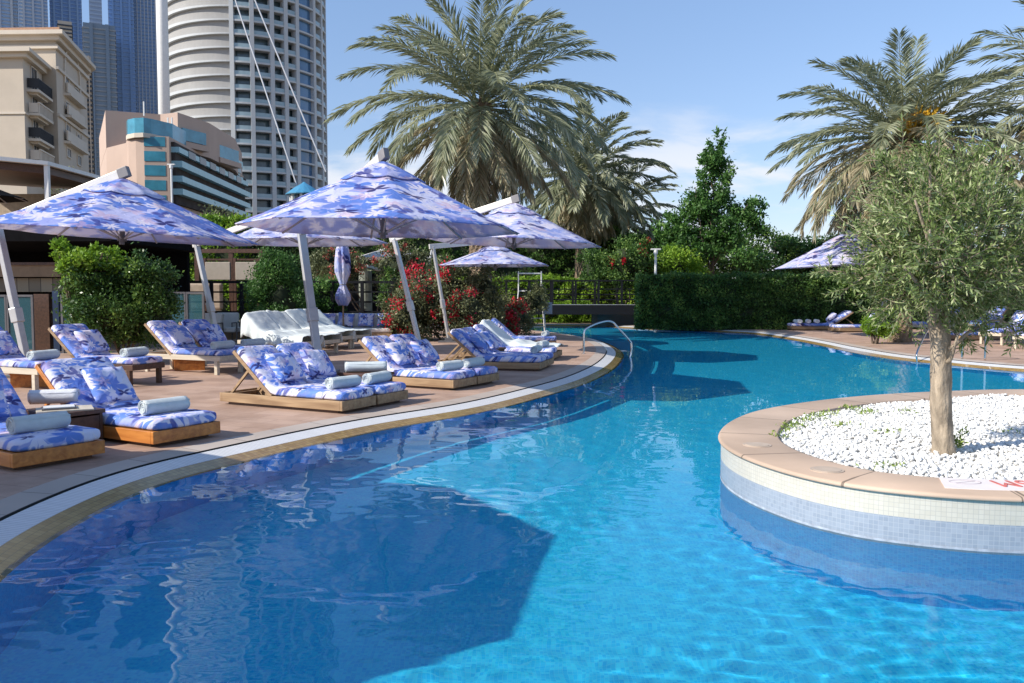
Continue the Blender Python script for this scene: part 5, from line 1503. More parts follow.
ab = thing('bridge_abutment', 'grey rendered abutment wall carrying the right end of the footbridge', 'wall', (Q(625, 300, 38.6).x, 38.9, DZ - 0.2))
mb = MB(); x0, x1 = Q(597, 300, 38.9).x, Q(652, 300, 38.9).x; mb.box(((x0 + x1) / 2, 39.2, (zd - 0.30) / 2 - 0.1), (x1 - x0, 0.5, zd - 0.1)); mb.build('wall', M['concrete'], ab, world=True)
mb = MB(); mb.box((x0 - 0.12, 38.9, zd / 2 - 0.25), (0.25, 0.3, zd - 0.1)); mb.build('pier', M['dark_wood'], ab, world=True)

def lamp_post(u, v0, v1, D, label, T_=True, r=0.035):
    p0 = Q(u, v0, D); p0.z = DZ; h = Q(u, v1, D).z - DZ
    t = thing('lamp_post', label, 'lamp post', p0)
    mb = MB(); mb.tube([(0, 0, 0), (0, 0, h)], [r * 1.3, r], 10); mb.build('pole', M['white'], t)
    if T_:
        mb = MB(); mb.box((0, 0, h + 0.03), (0.42, 0.14, 0.06)); mb.tube([(0, 0, h - 0.18), (0, 0, h)], r * 1.8, 10); mb.build('lamp_head', M['white'], t, bevel=0.01)
    return t
lamp_post(655, 330, 250, 36.8, 'white lamp post with a flat head behind the left end of the long hedge', r=0.05)
lamp_post(175, 330, 165, 48, 'thin pale lamp pole rising before the pink hotel', r=0.055)

YC = 31
lc = thing('lifeguard_chair', 'tall white metal lifeguard chair with a grey-blue sign panel, left of the footbridge', 'lifeguard chair', (Q(530, 320, YC).x, YC, DZ))
w2 = 0.42
tz = Q(530, 271, YC).z - DZ; sz_ = Q(530, 291, YC).z - DZ
for sx_ in (-1, 1):
    for sy in (-1, 1):
        mb = MB(); mb.tube([(sx_ * (w2 + 0.14), sy * 0.45, 0), (sx_ * w2, sy * 0.28, sz_), (sx_ * w2, sy * 0.28, tz if sy > 0 else sz_ + 0.25)], 0.024, 6); mb.build('leg', M['white'], lc)
mb = MB(); mb.box((0, 0, sz_), (0.80, 0.5, 0.05)); mb.build('seat', M['white'], lc, bevel=0.01)
mb = MB(); mb.box((0, 0.29, tz - 0.08), (0.80, 0.03, 0.05)); mb.build('backrest', M['white'], lc, bevel=0.01)
for k in range(4):
    z = 0.25 + k * (sz_ - 0.3) / 4; ww = w2 + 0.14 * (1 - z / sz_)
    mb = MB(); mb.tube([(-ww, -0.40, z), (ww, -0.40, z)], 0.018, 6); mb.build('rung', M['white'], lc)
mb = MB(); mb.box((0.62, -0.42, sz_ * 0.60), (0.34, 0.03, 0.42)); mb.build('sign_panel', plain('grey_blue_panel', (0.30, 0.36, 0.44), 0.4), lc, bevel=0.006)

# ================================================================ terrace, pavilion, dark roof on the left
M['black_fabric'] = plain('black_roof', (0.008, 0.008, 0.009), 0.95, spec=0.05)
M['tan_beam'] = plain('tan_beam', (0.24, 0.165, 0.10), 0.8, var=0.2, scale=3)
M['stone'] = tilemat('rubble_stone', ((0.30, 0.25, 0.17), (0.17, 0.14, 0.10)), (0.07, 0.06, 0.05), 0.11, 0.1, 0.9, uv=False, wide=0.3, offset=0.5)
def glassmat(name, col, rough=0.06, alpha=0.55):
    m, t, n, l, b = newmat(name)
    b.inputs['Base Color'].default_value = rgba(col); b.inputs['Roughness'].default_value = rough
    b.inputs['Specular IOR Level'].default_value = 0.7
    tr = n.new('ShaderNodeBsdfTransparent'); tr.inputs[0].default_value = (0.55, 0.8, 0.85, 1)
    ms = n.new('ShaderNodeMixShader'); ms.inputs[0].default_value = alpha
    l.new(tr.outputs[0], ms.inputs[1]); l.new(b.outputs[0], ms.inputs[2]); l.new(ms.outputs[0], n['Material Output'].inputs[0])
    return m
M['teal_glass'] = glassmat('teal_glass', (0.04, 0.13, 0.16))
YP = 21.5
def px(u, Y): return Q(u, 300, Y).x
def pz(v, Y): return Q(512, v, Y).z
bar = thing('poolside_bar', 'open poolside bar under a black flat roof, tan beam and brown columns, at far left', 'bar', (px(30, YP), YP + 2, DZ))
x0, x1 = px(-160, YP), px(96, YP)
mb = MB(); mb.box(((x0 + x1) / 2, YP + 2.2, pz(236, YP)), (x1 - x0 + 1.6, 6.0, 0.35)); mb.build('roof', M['black_fabric'], bar, world=True)
mb = MB(); mb.box(((x0 + x1) / 2, YP, pz(271, YP)), (x1 - x0, 0.4, 0.30)); mb.build('beam', M['tan_beam'], bar, world=True)
mb = MB(); mb.box(((x0 + x1) / 2, YP, pz(264, YP)), (x1 - x0 + 0.1, 0.5, 0.07)); mb.build('dark_ledge', M['dark_wood'], bar, world=True)
mb = MB(); mb.box(((x0 + x1) / 2, YP + 0.12, pz(285, YP)), (x1 - x0 - 0.1, 0.3, 0.34)); mb.build('stone_band', M['stone'], bar, world=True)
mb = MB(); mb.box(((x0 + x1) / 2, YP + 4.9, 1.6), (x1 - x0 + 1, 0.2, 3.0)); mb.build('back_wall', M['black_fabric'], bar, world=True)
for (u0, u1) in [(36, 51), (-70, -58), (92, 98)]:
    mb = MB(); mb.box(((px(u0, YP) + px(u1, YP)) / 2, YP + 0.05, (pz(294, YP) + DZ) / 2), (px(u1, YP) - px(u0, YP), 0.32, pz(294, YP) - DZ)); mb.build('column', M['dark_wood'], bar, world=True)
for (u0, u1) in [(54, 60)]:
    mb = MB(); mb.box(((px(u0, YP) + px(u1, YP)) / 2, YP - 0.02, (pz(291, YP) + DZ) / 2), (px(u1, YP) - px(u0, YP), 0.12, pz(291, YP) - DZ)); mb.build('column', plain('navy_post', (0.02, 0.04, 0.09), 0.5), bar, world=True)
def glass_panel(u0, u1, v0, Y, label, n_=1, v1=None):
    t = thing('glass_screen', label, 'glass screen', (px((u0 + u1) / 2, Y), Y, DZ), 0, 'teal glass screens')
    for i in range(n_):
        a = px(u0 + (u1 - u0) * i / n_, Y) + 0.02; b = px(u0 + (u1 - u0) * (i + 1) / n_, Y) - 0.02; z1 = pz(v0, Y); z0 = pz(v1, Y) if v1 else DZ + 0.1
        mb = MB(); mb.box(((a + b) / 2, Y, (z0 + z1) / 2), (b - a - 0.06, 0.015, z1 - z0)); mb.build('pane', M['teal_glass'], t, world=True)
        mb = MB()
        for x in (a, b): mb.box((x, Y, (z1 + DZ) / 2), (0.05, 0.05, z1 - DZ))
        mb.box(((a + b) / 2, Y, z1 + 0.03), (b - a + 0.05, 0.055, 0.05)); mb.build('frame', M['alu_dark'], t, world=True)
glass_panel(-20, 33, 297, 20.6, 'teal glass screen under the black roof at the left photo edge', 2)
glass_panel(61, 92, 297, 20.8, 'teal glass screen between the brown column and the dark rounded shrub')
glass_panel(168, 204, 294, 21.5, 'blue-green glass screen right of the dark rounded shrub', 2)
# raised terrace, screens, railing, seating
YT = 27.0
tr = thing('terrace', 'raised dark terrace with thin horizontal railings behind the covered loungers', 'terrace', (px(240, YT), YT, DZ))
x0, x1 = px(150, YT), px(392, YT)
mb = MB(); mb.box(((x0 + x1) / 2, YT + 4, 0.30), (x1 - x0, 8, 0.40)); mb.build('terrace_floor', M['tan_beam'], tr, world=True)
for i in range(9):
    x = x0 + (x1 - x0) * i / 8
    mb = MB(); mb.box((x, YT + 0.1, (0.5 + pz(281, YT)) / 2), (0.10, 0.10, pz(281, YT) - 0.5)); mb.build('railing_post', M['bridge'], tr, world=True)
for v in (282, 292, 302, 312):
    mb = MB(); mb.box(((x0 + x1) / 2, YT + 0.17, pz(v, YT)), (x1 - x0, 0.04, 0.05 if v > 283 else 0.08)); mb.build('rail', M['bridge'], tr, world=True)
M['screen'] = plain('beige_screen', (0.40, 0.34, 0.27), 0.9, var=0.08)
for i, (u0, u1, lb) in enumerate([(206, 231, 'left of the two beige fabric screens standing on the terrace'), (236, 257, 'right of the two beige fabric screens standing on the terrace')]):
    Y = 29; t = thing('fabric_screen', lb, 'screen', (px((u0 + u1) / 2, Y), Y, 0.5), 0, 'beige terrace screens')
    mb = MB(); mb.box(((px(u0, Y) + px(u1, Y)) / 2, Y, pz(271, Y)), (px(u1, Y) - px(u0, Y), 0.05, pz(262, Y) - pz(280, Y))); mb.build('fabric', M['screen'], t, world=True, bevel=0.02)
    mb = MB()
    for u in (u0 - 1, u1 + 1): mb.box((px(u, Y), Y + 0.04, (0.5 + pz(258, Y)) / 2), (0.09, 0.09, pz(258, Y) - 0.5))
    mb.box(((px(u0, Y) + px(u1, Y)) / 2, Y + 0.045, pz(259.5, Y)), (px(u1, Y) - px(u0, Y), 0.06, 0.06)); mb.build('frame', M['dark_wood'], t, world=True)
pg = thing('terrace_pergola', 'dark pergola frame over the terrace behind the beige screens', 'pergola', (px(230, 30.5), 30.5, 0.5))
for u in (170, 198, 232, 262):
    mb = MB(); mb.box((px(u, 30.5), 30.5, (0.5 + pz(252, 30.5)) / 2), (0.15, 0.15, pz(252, 30.5) - 0.5)); mb.build('post', M['dark_wood'], pg, world=True)
mb = MB(); mb.box(((px(160, 30.5) + px(268, 30.5)) / 2, 30.5, pz(251, 30.5)), (px(268, 30.5) - px(160, 30.5), 0.18, 0.14)); mb.build('beam', M['dark_wood'], pg, world=True)
def armchair(x, y, z, rz, label, mat):
    t = thing('lounge_chair', label, 'armchair', (x, y, z), rz, 'pale lounge chairs on the terrace')
    mb = MB(); mb.box((0, 0, 0.36), (0.62, 0.6, 0.14)); mb.build('seat_cushion', mat, t, bevel=0.03)
    mb = MB(); mb.box((0, 0.30, 0.62), (0.66, 0.14, 0.5), Matrix.Rotation(R(-12), 3, 'X')); mb.build('backrest', mat, t, bevel=0.04)
    for s in (-1, 1):
        mb = MB(); mb.tube([(s * 0.34, -0.3, 0), (s * 0.34, -0.3, 0.56), (s * 0.34, 0.3, 0.58), (s * 0.34, 0.34, 0)], 0.022, 6); mb.build('arm_frame', M['alu_dark'], t)
for i, (u, Y, a, lb) in enumerate([(184, 25.6, 30, 'first pale lounge chair on the terrace, right of the glass screen'), (206, 25.2, -20, 'second pale lounge chair on the terrace'), (226, 25.8, 10, 'third pale lounge chair on the terrace, beside the leaning mast'), (247, 26.0, -30, 'fourth pale lounge chair, just left of the conical shrub')]):
    armchair(px(u, Y), Y, DZ, R(a), lb, M['cream_cushion'])
so2 = thing('terrace_sofa', 'tan cushioned sofa on the terrace below the lime hedge', 'sofa', (px(187, 29.5), 29.5, 0.5))
mb = MB(); mb.box((0, 0, 0.3), (2.2, 0.8, 0.35)); mb.build('seat_cushion', M['tan_beam'], so2, bevel=0.06)
mb = MB(); mb.box((0, 0.42, 0.95), (2.2, 0.22, 0.95)); mb.build('backrest', plain('tan_cushion', (0.42, 0.33, 0.25), 0.9), so2, bevel=0.08)
kp = thing('kiosk_shelter', 'small dark shelter with pale sloping roof edges behind the closed parasol', 'shelter', (px(355, 36), 36, 0.1))
Y = 36; mb = MB(); mb.beam((px(328, Y), Y, pz(275, Y)), (px(366, Y), Y, pz(266, Y)), 0.2, 0.12); mb.beam((px(366, Y), Y, pz(266, Y)), (px(368, Y), Y + 3, pz(268, Y)), 0.2, 0.12); mb.build('roof_edge', M['white'], kp, world=True)
mb = MB(); mb.box((px(352, Y), Y + 1.2, (pz(272, Y) + DZ) / 2), (px(385, Y) - px(318, Y), 2.0, pz(274, Y) - DZ)); mb.build('shelter_body', M['bridge'], kp, world=True)
mb = MB(); mb.tube([(px(366, Y), Y - 0.1, DZ), (px(366, Y), Y - 0.1, pz(268, Y))], 0.28, 14); mb.build('column', plain('grey_green_column', (0.22, 0.24, 0.20), 0.8), kp, world=True)

# white-edged upper pavilion at the left edge
Y = 36
pv = thing('roof_pavilion', 'upper pavilion with white roof edge and dark slatted underside at the left photo edge', 'pavilion', (px(10, Y), Y + 2, DZ))
mb = MB(); a, b, c, d = Q(-60, 138, Y), Q(52, 163, Y + 3), Q(52, 158, Y + 9), Q(-60, 125, Y + 8)
def slab(P, th): mb = MB(); V = [tuple(p) for p in P] + [(p[0], p[1], p[2] - th) for p in P]; n = len(P); mb.add(V, [tuple(range(n)), tuple(range(n, 2 * n))[::-1]] + [(i, (i + 1) % n, (i + 1) % n + n, i + n) for i in range(n)]); return mb
zr = Q(52, 161, Y).z
P = [(px(-120, Y), Y - 3, zr + 0.4), (px(52, Y), Y, zr), (px(52, Y), Y + 7, zr), (px(-120, Y), Y + 7, zr + 0.4)]
slab(P, 0.16).build('roof', M['white'], pv, world=True)
P2 = [(px(-118, Y), Y - 2.7, zr + 0.22), (px(46, Y), Y + 0.35, zr - 0.18), (px(46, Y), Y + 6.8, zr - 0.18), (px(-118, Y), Y + 6.8, zr + 0.22)]
slab(P2, 0.30).build('slatted_ceiling', M['dark_wood'], pv, world=True)
mb = MB(); mb.box((px(49.5, Y), Y + 0.12, (zr + pz(205, Y)) / 2 - 0.15), (0.17, 0.17, zr - pz(205, Y))); mb.build('corner_post', M['white'], pv, world=True)
mb = MB(); mb.box((px(-30, Y), Y + 4.5, (pz(252, Y) + pz(212, Y)) / 2), (px(51, Y) - px(-120, Y), 6.0, pz(212, Y) - pz(252, Y))); mb.build('parapet', M['tan_beam'], pv, world=True)
mb = MB(); mb.box((px(-35, Y), Y + 6.4, (zr + pz(210, Y)) / 2 - 0.3), (px(20, Y) - px(-120, Y), 0.25, zr - pz(210, Y) - 0.7)); mb.build('back_wall', plain('deep_beige_wall', (0.46, 0.38, 0.29), 0.9), pv, world=True)  # one even beige, slightly deeper than the apartment house render
parasol(px(-14, 31), 31, px(-40, 31), 32, 1.5, pz(198, 31), 0.5, 'small dark parasol on the upper terrace at the left photo edge', pz(190, 31) + 0.5, 0.1, mats=(M['black_fabric'], M['black_fabric']), boom=False, group=None)

# ================================================================ city behind
def pc(u, Y): return Q(u, 100, Y).x
def hz(c, f): return tuple(a * (1 - f) + b * f for a, b in zip(c, (0.42, 0.50, 0.62)))  # blends a bluish air-haze tint into the base colour
M['beige_wall'] = plain('beige_render', (0.50, 0.43, 0.345), 0.85, var=0.06, scale=0.5)
M['beige_trim'] = plain('beige_trim', (0.58, 0.51, 0.42), 0.8, var=0.05, scale=0.5)
M['win_dark'] = plain('dark_window', (0.03, 0.035, 0.045), 0.25, var=0.2, scale=1, spec=0.5)
M['recess_shade'] = plain('recess_shade_paint', (0.06, 0.05, 0.045), 0.9, var=0.3, scale=0.4, spec=0.1)  # dull dark colour that paints the shade between the teal bands
M['win_teal'] = plain('teal_window', (0.05, 0.24, 0.33), 0.15, var=0.25, scale=0.6, spec=0.7)
M['teal_band'] = plain('pale_teal_cladding', (0.30, 0.50, 0.54), 0.4, var=0.06, scale=1)
M['pink_wall'] = plain('pinkish_render', (0.46, 0.345, 0.28), 0.85, var=0.05, scale=0.3)
M['iron'] = plain('black_iron', (0.02, 0.02, 0.022), 0.5)
M['tower_conc'] = plain('grey_beige_concrete', (0.34, 0.335, 0.325), 0.8, var=0.08, scale=0.2)
M['tower_white'] = plain('white_tower_frame', (0.48, 0.50, 0.51), 0.7, var=0.05, scale=0.3)
M['tower_glass'] = plain('dark_tower_glass', (0.085, 0.135, 0.165), 0.12, var=0.5, scale=0.35, spec=0.7)
M['tower_blue'] = plain('blue_tower_glass', (0.06, 0.14, 0.26), 0.1, var=0.25, scale=0.25, spec=0.8)
M['rail_glass'] = plain('pale_railing_glass', (0.28, 0.38, 0.42), 0.2, var=0.1, scale=0.5, spec=0.6)

# beige apartment house
bh = thing('apartment_house', 'beige classical apartment house with cornices, arches and balconies at upper left', 'building', (-52, 90, 0))
C0 = (pc(57, 88), 88.0); zt = pz(41, 88)
C1 = (pc(87, 100.5), 100.5)
def P3(p, z): return (p[0], p[1], z)
Lf = (-110, 90.5)
mb = MB(); mb.prism([Lf, C0, C1, (-60, 112), (-110, 112)], 0, zt); mb.build('wall', M['beige_wall'], bh, world=True)
def outl(poly, d):
    n = len(poly); out = []
    for i in range(n):
        a, b, c = [Vector(poly[(i + k) % n]) for k in (-1, 0, 1)]
        e1, e2 = (b - a).normalized(), (c - b).normalized(); n1 = Vector((e1.y, -e1.x)); n2 = Vector((e2.y, -e2.x)); m = (n1 + n2); m = m / max(0.35, m.length_squared) * 2 * 0.5 * 1.0
        out.append(tuple(b + (n1 + n2).normalized() * d / max(0.5, sqrt((1 + n1.dot(n2)) / 2))))
    return out
main = [Lf, C0, C1, (-60, 112), (-110, 112)]
mb = MB(); mb.prism(outl(main, 0.5), zt + 0.002, zt + 0.45); mb.prism(outl(main, 1.0), zt + 0.452, zt + 0.85); mb.prism(outl(main, 0.3), zt - 0.8, zt - 0.45); mb.build('cornice', M['beige_trim'], bh, world=True)
mb = MB(); mb.prism(outl(main, 0.6), zt + 0.852, zt + 1.2); mb.build('roof', plain('terracotta_roof', (0.42, 0.25, 0.16), 0.9), bh, world=True)
W0 = (pc(24, 82), 82.0); W1 = (pc(46, 88.5), 87.9); zw = pz(58, 82)
wing = [(-110, 84.5), W0, W1, (-60, 90.0), (-110, 90)]
mb = MB(); mb.prism(wing, 0, zw); mb.build('wall', M['beige_wall'], bh, world=True)
mb = MB(); mb.prism(outl(wing, 0.5), zw + 0.002, zw + 0.4); mb.prism(outl(wing, 0.95), zw + 0.402, zw + 0.75); mb.prism(outl(wing, 0.12), pz(114, 82), pz(112, 82)); mb.build('cornice', M['beige_trim'], bh, world=True)
def on_face(a, b, t, z, out=0.05):
    a = Vector(a); b = Vector(b); d = (b - a).normalized(); n = Vector((d.y, -d.x)); p = a.lerp(b, t) + n * out
    return Vector((p.x, p.y, z)), Matrix(((d.x, -n.x * -1, 0), (d.y, n.y, 0), (0, 0, 1)))
def win(a, b, t, z0, z1, w, parent, frame=True, mat=None, arch=False, mull=True):
    c, q = on_face(a, b, t, (z0 + z1) / 2, 0.0)
    mb = MB()
    if arch:
        pts = [(-w / 2, -(z1 - z0) / 2), (w / 2, -(z1 - z0) / 2)] + [(w / 2 * cos(k * pi / 8), (z1 - z0) / 2 - w / 2 + w / 2 * sin(k * pi / 8)) for k in range(9)]
        V = [c + q @ Vector((x, 0.03, z)) for x, z in pts] + [c + q @ Vector((x, -0.05, z)) for x, z in pts]; n = len(pts)
        mb.add(V, [tuple(range(n)), tuple(range(n, 2 * n))[::-1]] + [(i, (i + 1) % n, (i + 1) % n + n, i + n) for i in range(n)])
    else: mb.box(c, (w, 0.10, z1 - z0), q)
    f = mb.build('window', mat or M['win_dark'], parent, world=True)
    if frame:
        mb = MB(); h = z1 - z0
        for s in (-1, 1): mb.box(c + q @ Vector((s * (w / 2 + 0.06), 0.04, 0)), (0.12, 0.14, h + 0.24), q)
        mb.box(c + q @ Vector((0, 0.06, -h / 2 - 0.09)), (w + 0.02, 0.18, 0.12), q)
        if not arch: mb.box(c + q @ Vector((0, 0.05, h / 2 + 0.09)), (w + 0.02, 0.16, 0.12), q)
        if mull: mb.box(c + q @ Vector((0, 0.06, 0)), (0.06, 0.04, h), q)
        off = parent.location
        g = mb.build('frame', M['beige_trim'], None); g.data.transform(Matrix.Translation(-off)); g.parent = f
    return f
# wing: balconies on its narrow right face
fl_y = [(86, 94), (106, 117), (131, 142), (153, 163)]
for i, (va, vb) in enumerate(fl_y):
    z0 = pz(vb, 85); t = 0.52
    win(W0, W1, t, z0 + 0.1, z0 + 2.4, 1.7, bh, arch=False)
    c, q = on_face(W0, W1, t, z0, 0.55)
    bl = MB(); bl.box(c + Vector((0, 0, -0.12)), (4.6, 1.1, 0.24), q); bl.box(c + q @ Vector((0, -0.15, -0.34)), (3.6, 0.7, 0.18), q)
    bo = bl.build('balcony', M['beige_trim'], bh, world=True)
    rl = MB()
    if i in (0, 2):
        for k in range(23): rl.box(c + q @ Vector((-2.2 + k * 0.2, 0.5, 0.5)), (0.05, 0.05, 1.0), q)
        rl.box(c + q @ Vector((0, 0.5, 1.03)), (4.5, 0.08, 0.06), q)
        for s in (-1, 1): rl.box(c + q @ Vector((s * 2.22, 0.0, 0.6)), (0.06, 1.0, 0.9), q)
        m_ = M['iron']
    else:
        for k in range(11): rl.box(c + q @ Vector((-2.1 + k * 0.42, 0.47, 0.45)), (0.16, 0.12, 0.9), q)
        rl.box(c + q @ Vector((0, 0.47, 0.97)), (4.6, 0.2, 0.14), q)
        for s in (-1, 1): rl.box(c + q @ Vector((s * 2.2, 0.0, 0.5)), (0.12, 0.8, 0.9), q)
        m_ = M['beige_trim']
    r_ = rl.build('railing', m_, None); r_.data.transform(Matrix.Translation(-bh.location)); r_.parent = bo
# main right face: arch relief, paired windows, loggias
for (tt, va, vb, w, ar_) in [(0.30, 84, 92, 1.4, 0), (0.62, 86, 95, 1.4, 0), (0.30, 108, 114, 1.4, 0), (0.62, 109, 116, 1.4, 0), (0.30, 129, 143, 1.8, 1), (0.66, 131, 145, 1.8, 1), (0.30, 153, 160, 1.5, 0), (0.64, 154, 162, 1.5, 0), (0.30, 175, 190, 1.5, 0), (0.64, 176, 190, 1.5, 0)]:
    win(C0, C1, tt, pz(vb, 94), pz(va, 94), w, bh, arch=bool(ar_))
for va, ww in [(122, 7.0), (101, 7.0), (148, 8.0)]:
    c, q = on_face(C0, C1, 0.48, pz(va, 94), 0.35); mb = MB(); mb.box(c, (ww, 0.7, 0.28), q); mb.box(c + Vector((0, 0, 0.7)), (ww, 0.16, 1.0), q); mb.build('balcony', M['beige_trim'], bh, world=True)
mb = MB(); c, q = on_face(C0, C1, 0.47, pz(78, 94), 0.06)
for k in range(12):
    a1, a2 = pi * k / 12, pi * (k + 1) / 12; mb.beam(c + q @ Vector((3.2 * cos(a1), 0, 3.2 * sin(a1))), c + q @ Vector((3.2 * cos(a2), 0, 3.2 * sin(a2))), 0.25, 0.25)
for s in (-1, 1): mb.beam(c + q @ Vector((s * 3.2, 0, 0)), c + q @ Vector((s * 3.2, 0, -2.5)), 0.25, 0.25)
mb.build('arch_moulding', M['beige_trim'], bh, world=True)
for vz in (82, 126):
    mb = MB(); c, q = on_face(C0, C1, 0.5, pz(vz, 94), 0.1); mb.box(c, ((Vector(C1) - Vector(C0)).length, 0.25, 0.3), q); mb.build('string_course', M['beige_trim'], bh, world=True)
for k, vz in enumerate((110, 150)):
    win((pc(0, 82), 82.9), W0, 0.5, pz(vz + 95, 82), pz(vz + 75, 82), 1.6, bh)
win(W0, W1, 0.55, pz(182, 85), pz(172, 85), 1.5, bh)

# pink hotel wing with curved front
ph = thing('hotel_wing', 'low pinkish hotel wing with a rounded front, teal windows and stepped teal bands', 'building', (pc(170, 130), 130, 0))
zt = pz(113, 138)
A0 = (pc(105, 136), 136); A1 = (pc(126, 131), 131.0)
mb = MB(); mb.prism([(A0[0] + 0.02, A0[1] + 0.02), (A1[0] - 0.05, A1[1] + 0.2), (pc(122, 150), 150), (pc(98, 160) + 0.02, 160)], 0, pz(140, 129) - 0.002); mb.build('side_block', M['pink_wall'], ph, world=True)
drum = [(pc(125 + 0.0, 131), 131.0)]
for k in range(7):
    a = R(200 + k * 20); drum.append((pc(147, 131) + 3.2 * cos(a) * 1.0, 131.5 + 3.2 * sin(a)))
E0 = (pc(168, 128.6), 128.6); E1 = (pc(242, 172), 172.0)
mb = MB(); mb.prism([A0, (pc(160, 139), 139), (pc(176, 137), 137.5), (pc(200, 142), 146), (pc(229, 158), 161), (pc(241, 178), 178), (pc(110, 182), 182), (pc(98, 160), 160)], pz(140, 129), zt); mb.build('upper_block', M['pink_wall'], ph, world=True)
zl = pz(137, 129)
front = [A1, (pc(127, 129.5), 129.6), (pc(134, 128.2), 128.4), (pc(143, 128), 128.0), E0]
mb = MB(); mb.prism(front + [E1, (pc(238, 180), 180), (pc(120, 150), 150)], 0, zl); mb.build('front_block', M['pink_wall'], ph, world=True)
for (va, vb) in [(136.5, 146), (151, 161), (165, 175.5), (180, 190), (195, 205)]:
    win((pc(143, 128), 127.98), E0, 0.42, pz(vb, 128), pz(va, 128), 3.0, ph, frame=False, mat=M['win_teal'])
glz = [(pc(125.5, 130.3), 130.4), (pc(127, 129.1), 129.1), (pc(134, 127.9), 127.9), (pc(143, 127.6), 127.6), (pc(150, 128.2), 128.4), (pc(170, 131.5), 132.2), (pc(184, 138), 138.5)]
mb = MB(); mb.ribbon(glz, zl + 0.002, pz(119.5, 129), 0.25); mb.build('roof_glazing', M['win_teal'], ph, world=True)
mb = MB(); mb.ribbon([(a, b - 0.25) for a, b in glz], zl - 0.3, zl + 0.35, 0.3); mb.build('roof_ledge', M['beige_trim'], ph, world=True)
dE = (Vector(E1) - Vector(E0)); LE = dE.length
def band(t0, t1, za, zb, out, mat, name):
    c, q = on_face(E0, E1, (t0 + t1) / 2, (za + zb) / 2, out / 2); mb = MB(); mb.box(c, (LE * (t1 - t0), out, zb - za), q); return mb.build(name, mat, ph, world=True)
zs = [pz(v, 128.8) for v in (141, 146, 151.5, 160, 166.5, 175, 181, 188, 194, 203)]
band(0.02, 1.0, zs[1], zs[0], 0.5, M['recess_shade'], 'gallery_shade_strip')  # dark strip painting shade above the teal bands
for i in range(1, 8, 2):
    band(0.02, 0.97, zs[i + 1] - 0.0, zs[i], 1.6 if i > 1 else 1.2, M['teal_band'], 'teal_band')
    band(0.02, 0.97, zs[i + 2], zs[i + 1] - 0.02, 0.6, M['recess_shade'], 'recess_shade')  # shade between the bands put into this dark strip
for k in range(6):
    c, q = on_face(E0, E1, 0.16 + k * 0.13, (zs[1] + zs[2]) / 2, 1.22); mb = MB(); mb.box(c, (3.4, 0.08, 1.1), q); mb.build('window', M['win_dark'], ph, world=True)
for (u0, u1, va, vb, Y0, Y1) in [(180, 203, 131, 143, 141, 146), (215, 234, 147, 159, 154, 161)]:
    a = (pc(u0, Y0), Y0 - 2.2); b = (pc(u1, Y1), Y1 - 2.2); c, q = on_face(a, b, 0.5, pz((va + vb) / 2, Y0), 0); mb = MB(); mb.box(c, ((Vector(b) - Vector(a)).length, 3, pz(va, Y0) - pz(vb, Y0)), q); mb.build('glazed_corner', M['win_teal'], ph, world=True)
    mb = MB(); mb.box(c + Vector((0, 0, -1.6)), ((Vector(b) - Vector(a)).length + 0.8, 3.6, 0.9), q); mb.build('balcony', M['pink_wall'], ph, world=True)
for (u, v) in [(144, 112), (168, 128), (172, 128)]:
    mb = MB(); p = Q(u, v, 134); mb.tube([(p.x, 134, p.z - 0.6), (p.x, 134, p.z + 1.6)], 0.12, 6); mb.build('antenna', M['white'], ph, world=True)
# stepped glass end of the hotel
for k in range(6):
    Y = 172 + k * 0.5; u0 = 218 + k * 2; v0 = 158 + k * 8
    mb = MB(); a, b = pc(u0, Y), pc(248 - (k % 2) * 3, Y); mb.box(((a + b) / 2, Y - 8, pz(v0 + 4, Y - 8)), (b - a, 8, 1.1)); mb.build('terrace_slab', M['teal_band'], ph, world=True)
    mb = MB(); mb.box(((a + b) / 2, Y - 7, pz(v0 + 8, Y - 8)), (b - a - 1, 7, 1.6)); mb.build('dark_glazing', M['tower_glass'], ph, world=True)

# round tower
VB = -atan2(pc(243.5, 225.0), 225.0)
def cyl_pt(cx, cy, r, th): return (cx + r * sin(th + VB), cy - r * cos(th + VB))
DT = 225.0; RT = 77 * DT / F; CX = pc(243.5, DT); CY = DT + 3
tw = thing('round_tower', 'tall round residential tower of curved concrete and stacked balconies, its top outside the photo', 'building', (CX, CY, 0))
ZT = 118.0; fh = 3.25
def arc(r, t0, t1, n=18): return [cyl_pt(CX, CY, r, R(t0 + (t1 - t0) * i / n)) for i in range(n + 1)]
mb = MB(); mb.prism(arc(RT - 2.2, -180, 180, 60)[:-1], 0, ZT); mb.build('glazed_core', M['tower_glass'], tw, world=True)
mb = MB(); mb.ribbon(arc(RT - 0.5, -100, -10, 26), 12, ZT, 1.2); mb.build('curved_wall', M['tower_conc'], tw, world=True)
mb = MB(); mb.ribbon(arc(RT - 0.7, 36, 54, 8), 12, ZT, 1.0); mb.build('blue_glazing', M['tower_blue'], tw, world=True)
for th in (-9.5, 3.6, 17, 27, 36.3, 54, 66, 78):
    x, y = cyl_pt(CX, CY, RT - 0.6, R(th)); mb = MB(); mb.box((x, y, ZT / 2), (1.0, 1.9, ZT), Matrix.Rotation(R(th) + VB, 3, 'Z')); mb.build('fin', M['tower_white'], tw, world=True)
nf = int((ZT - 6) / fh)
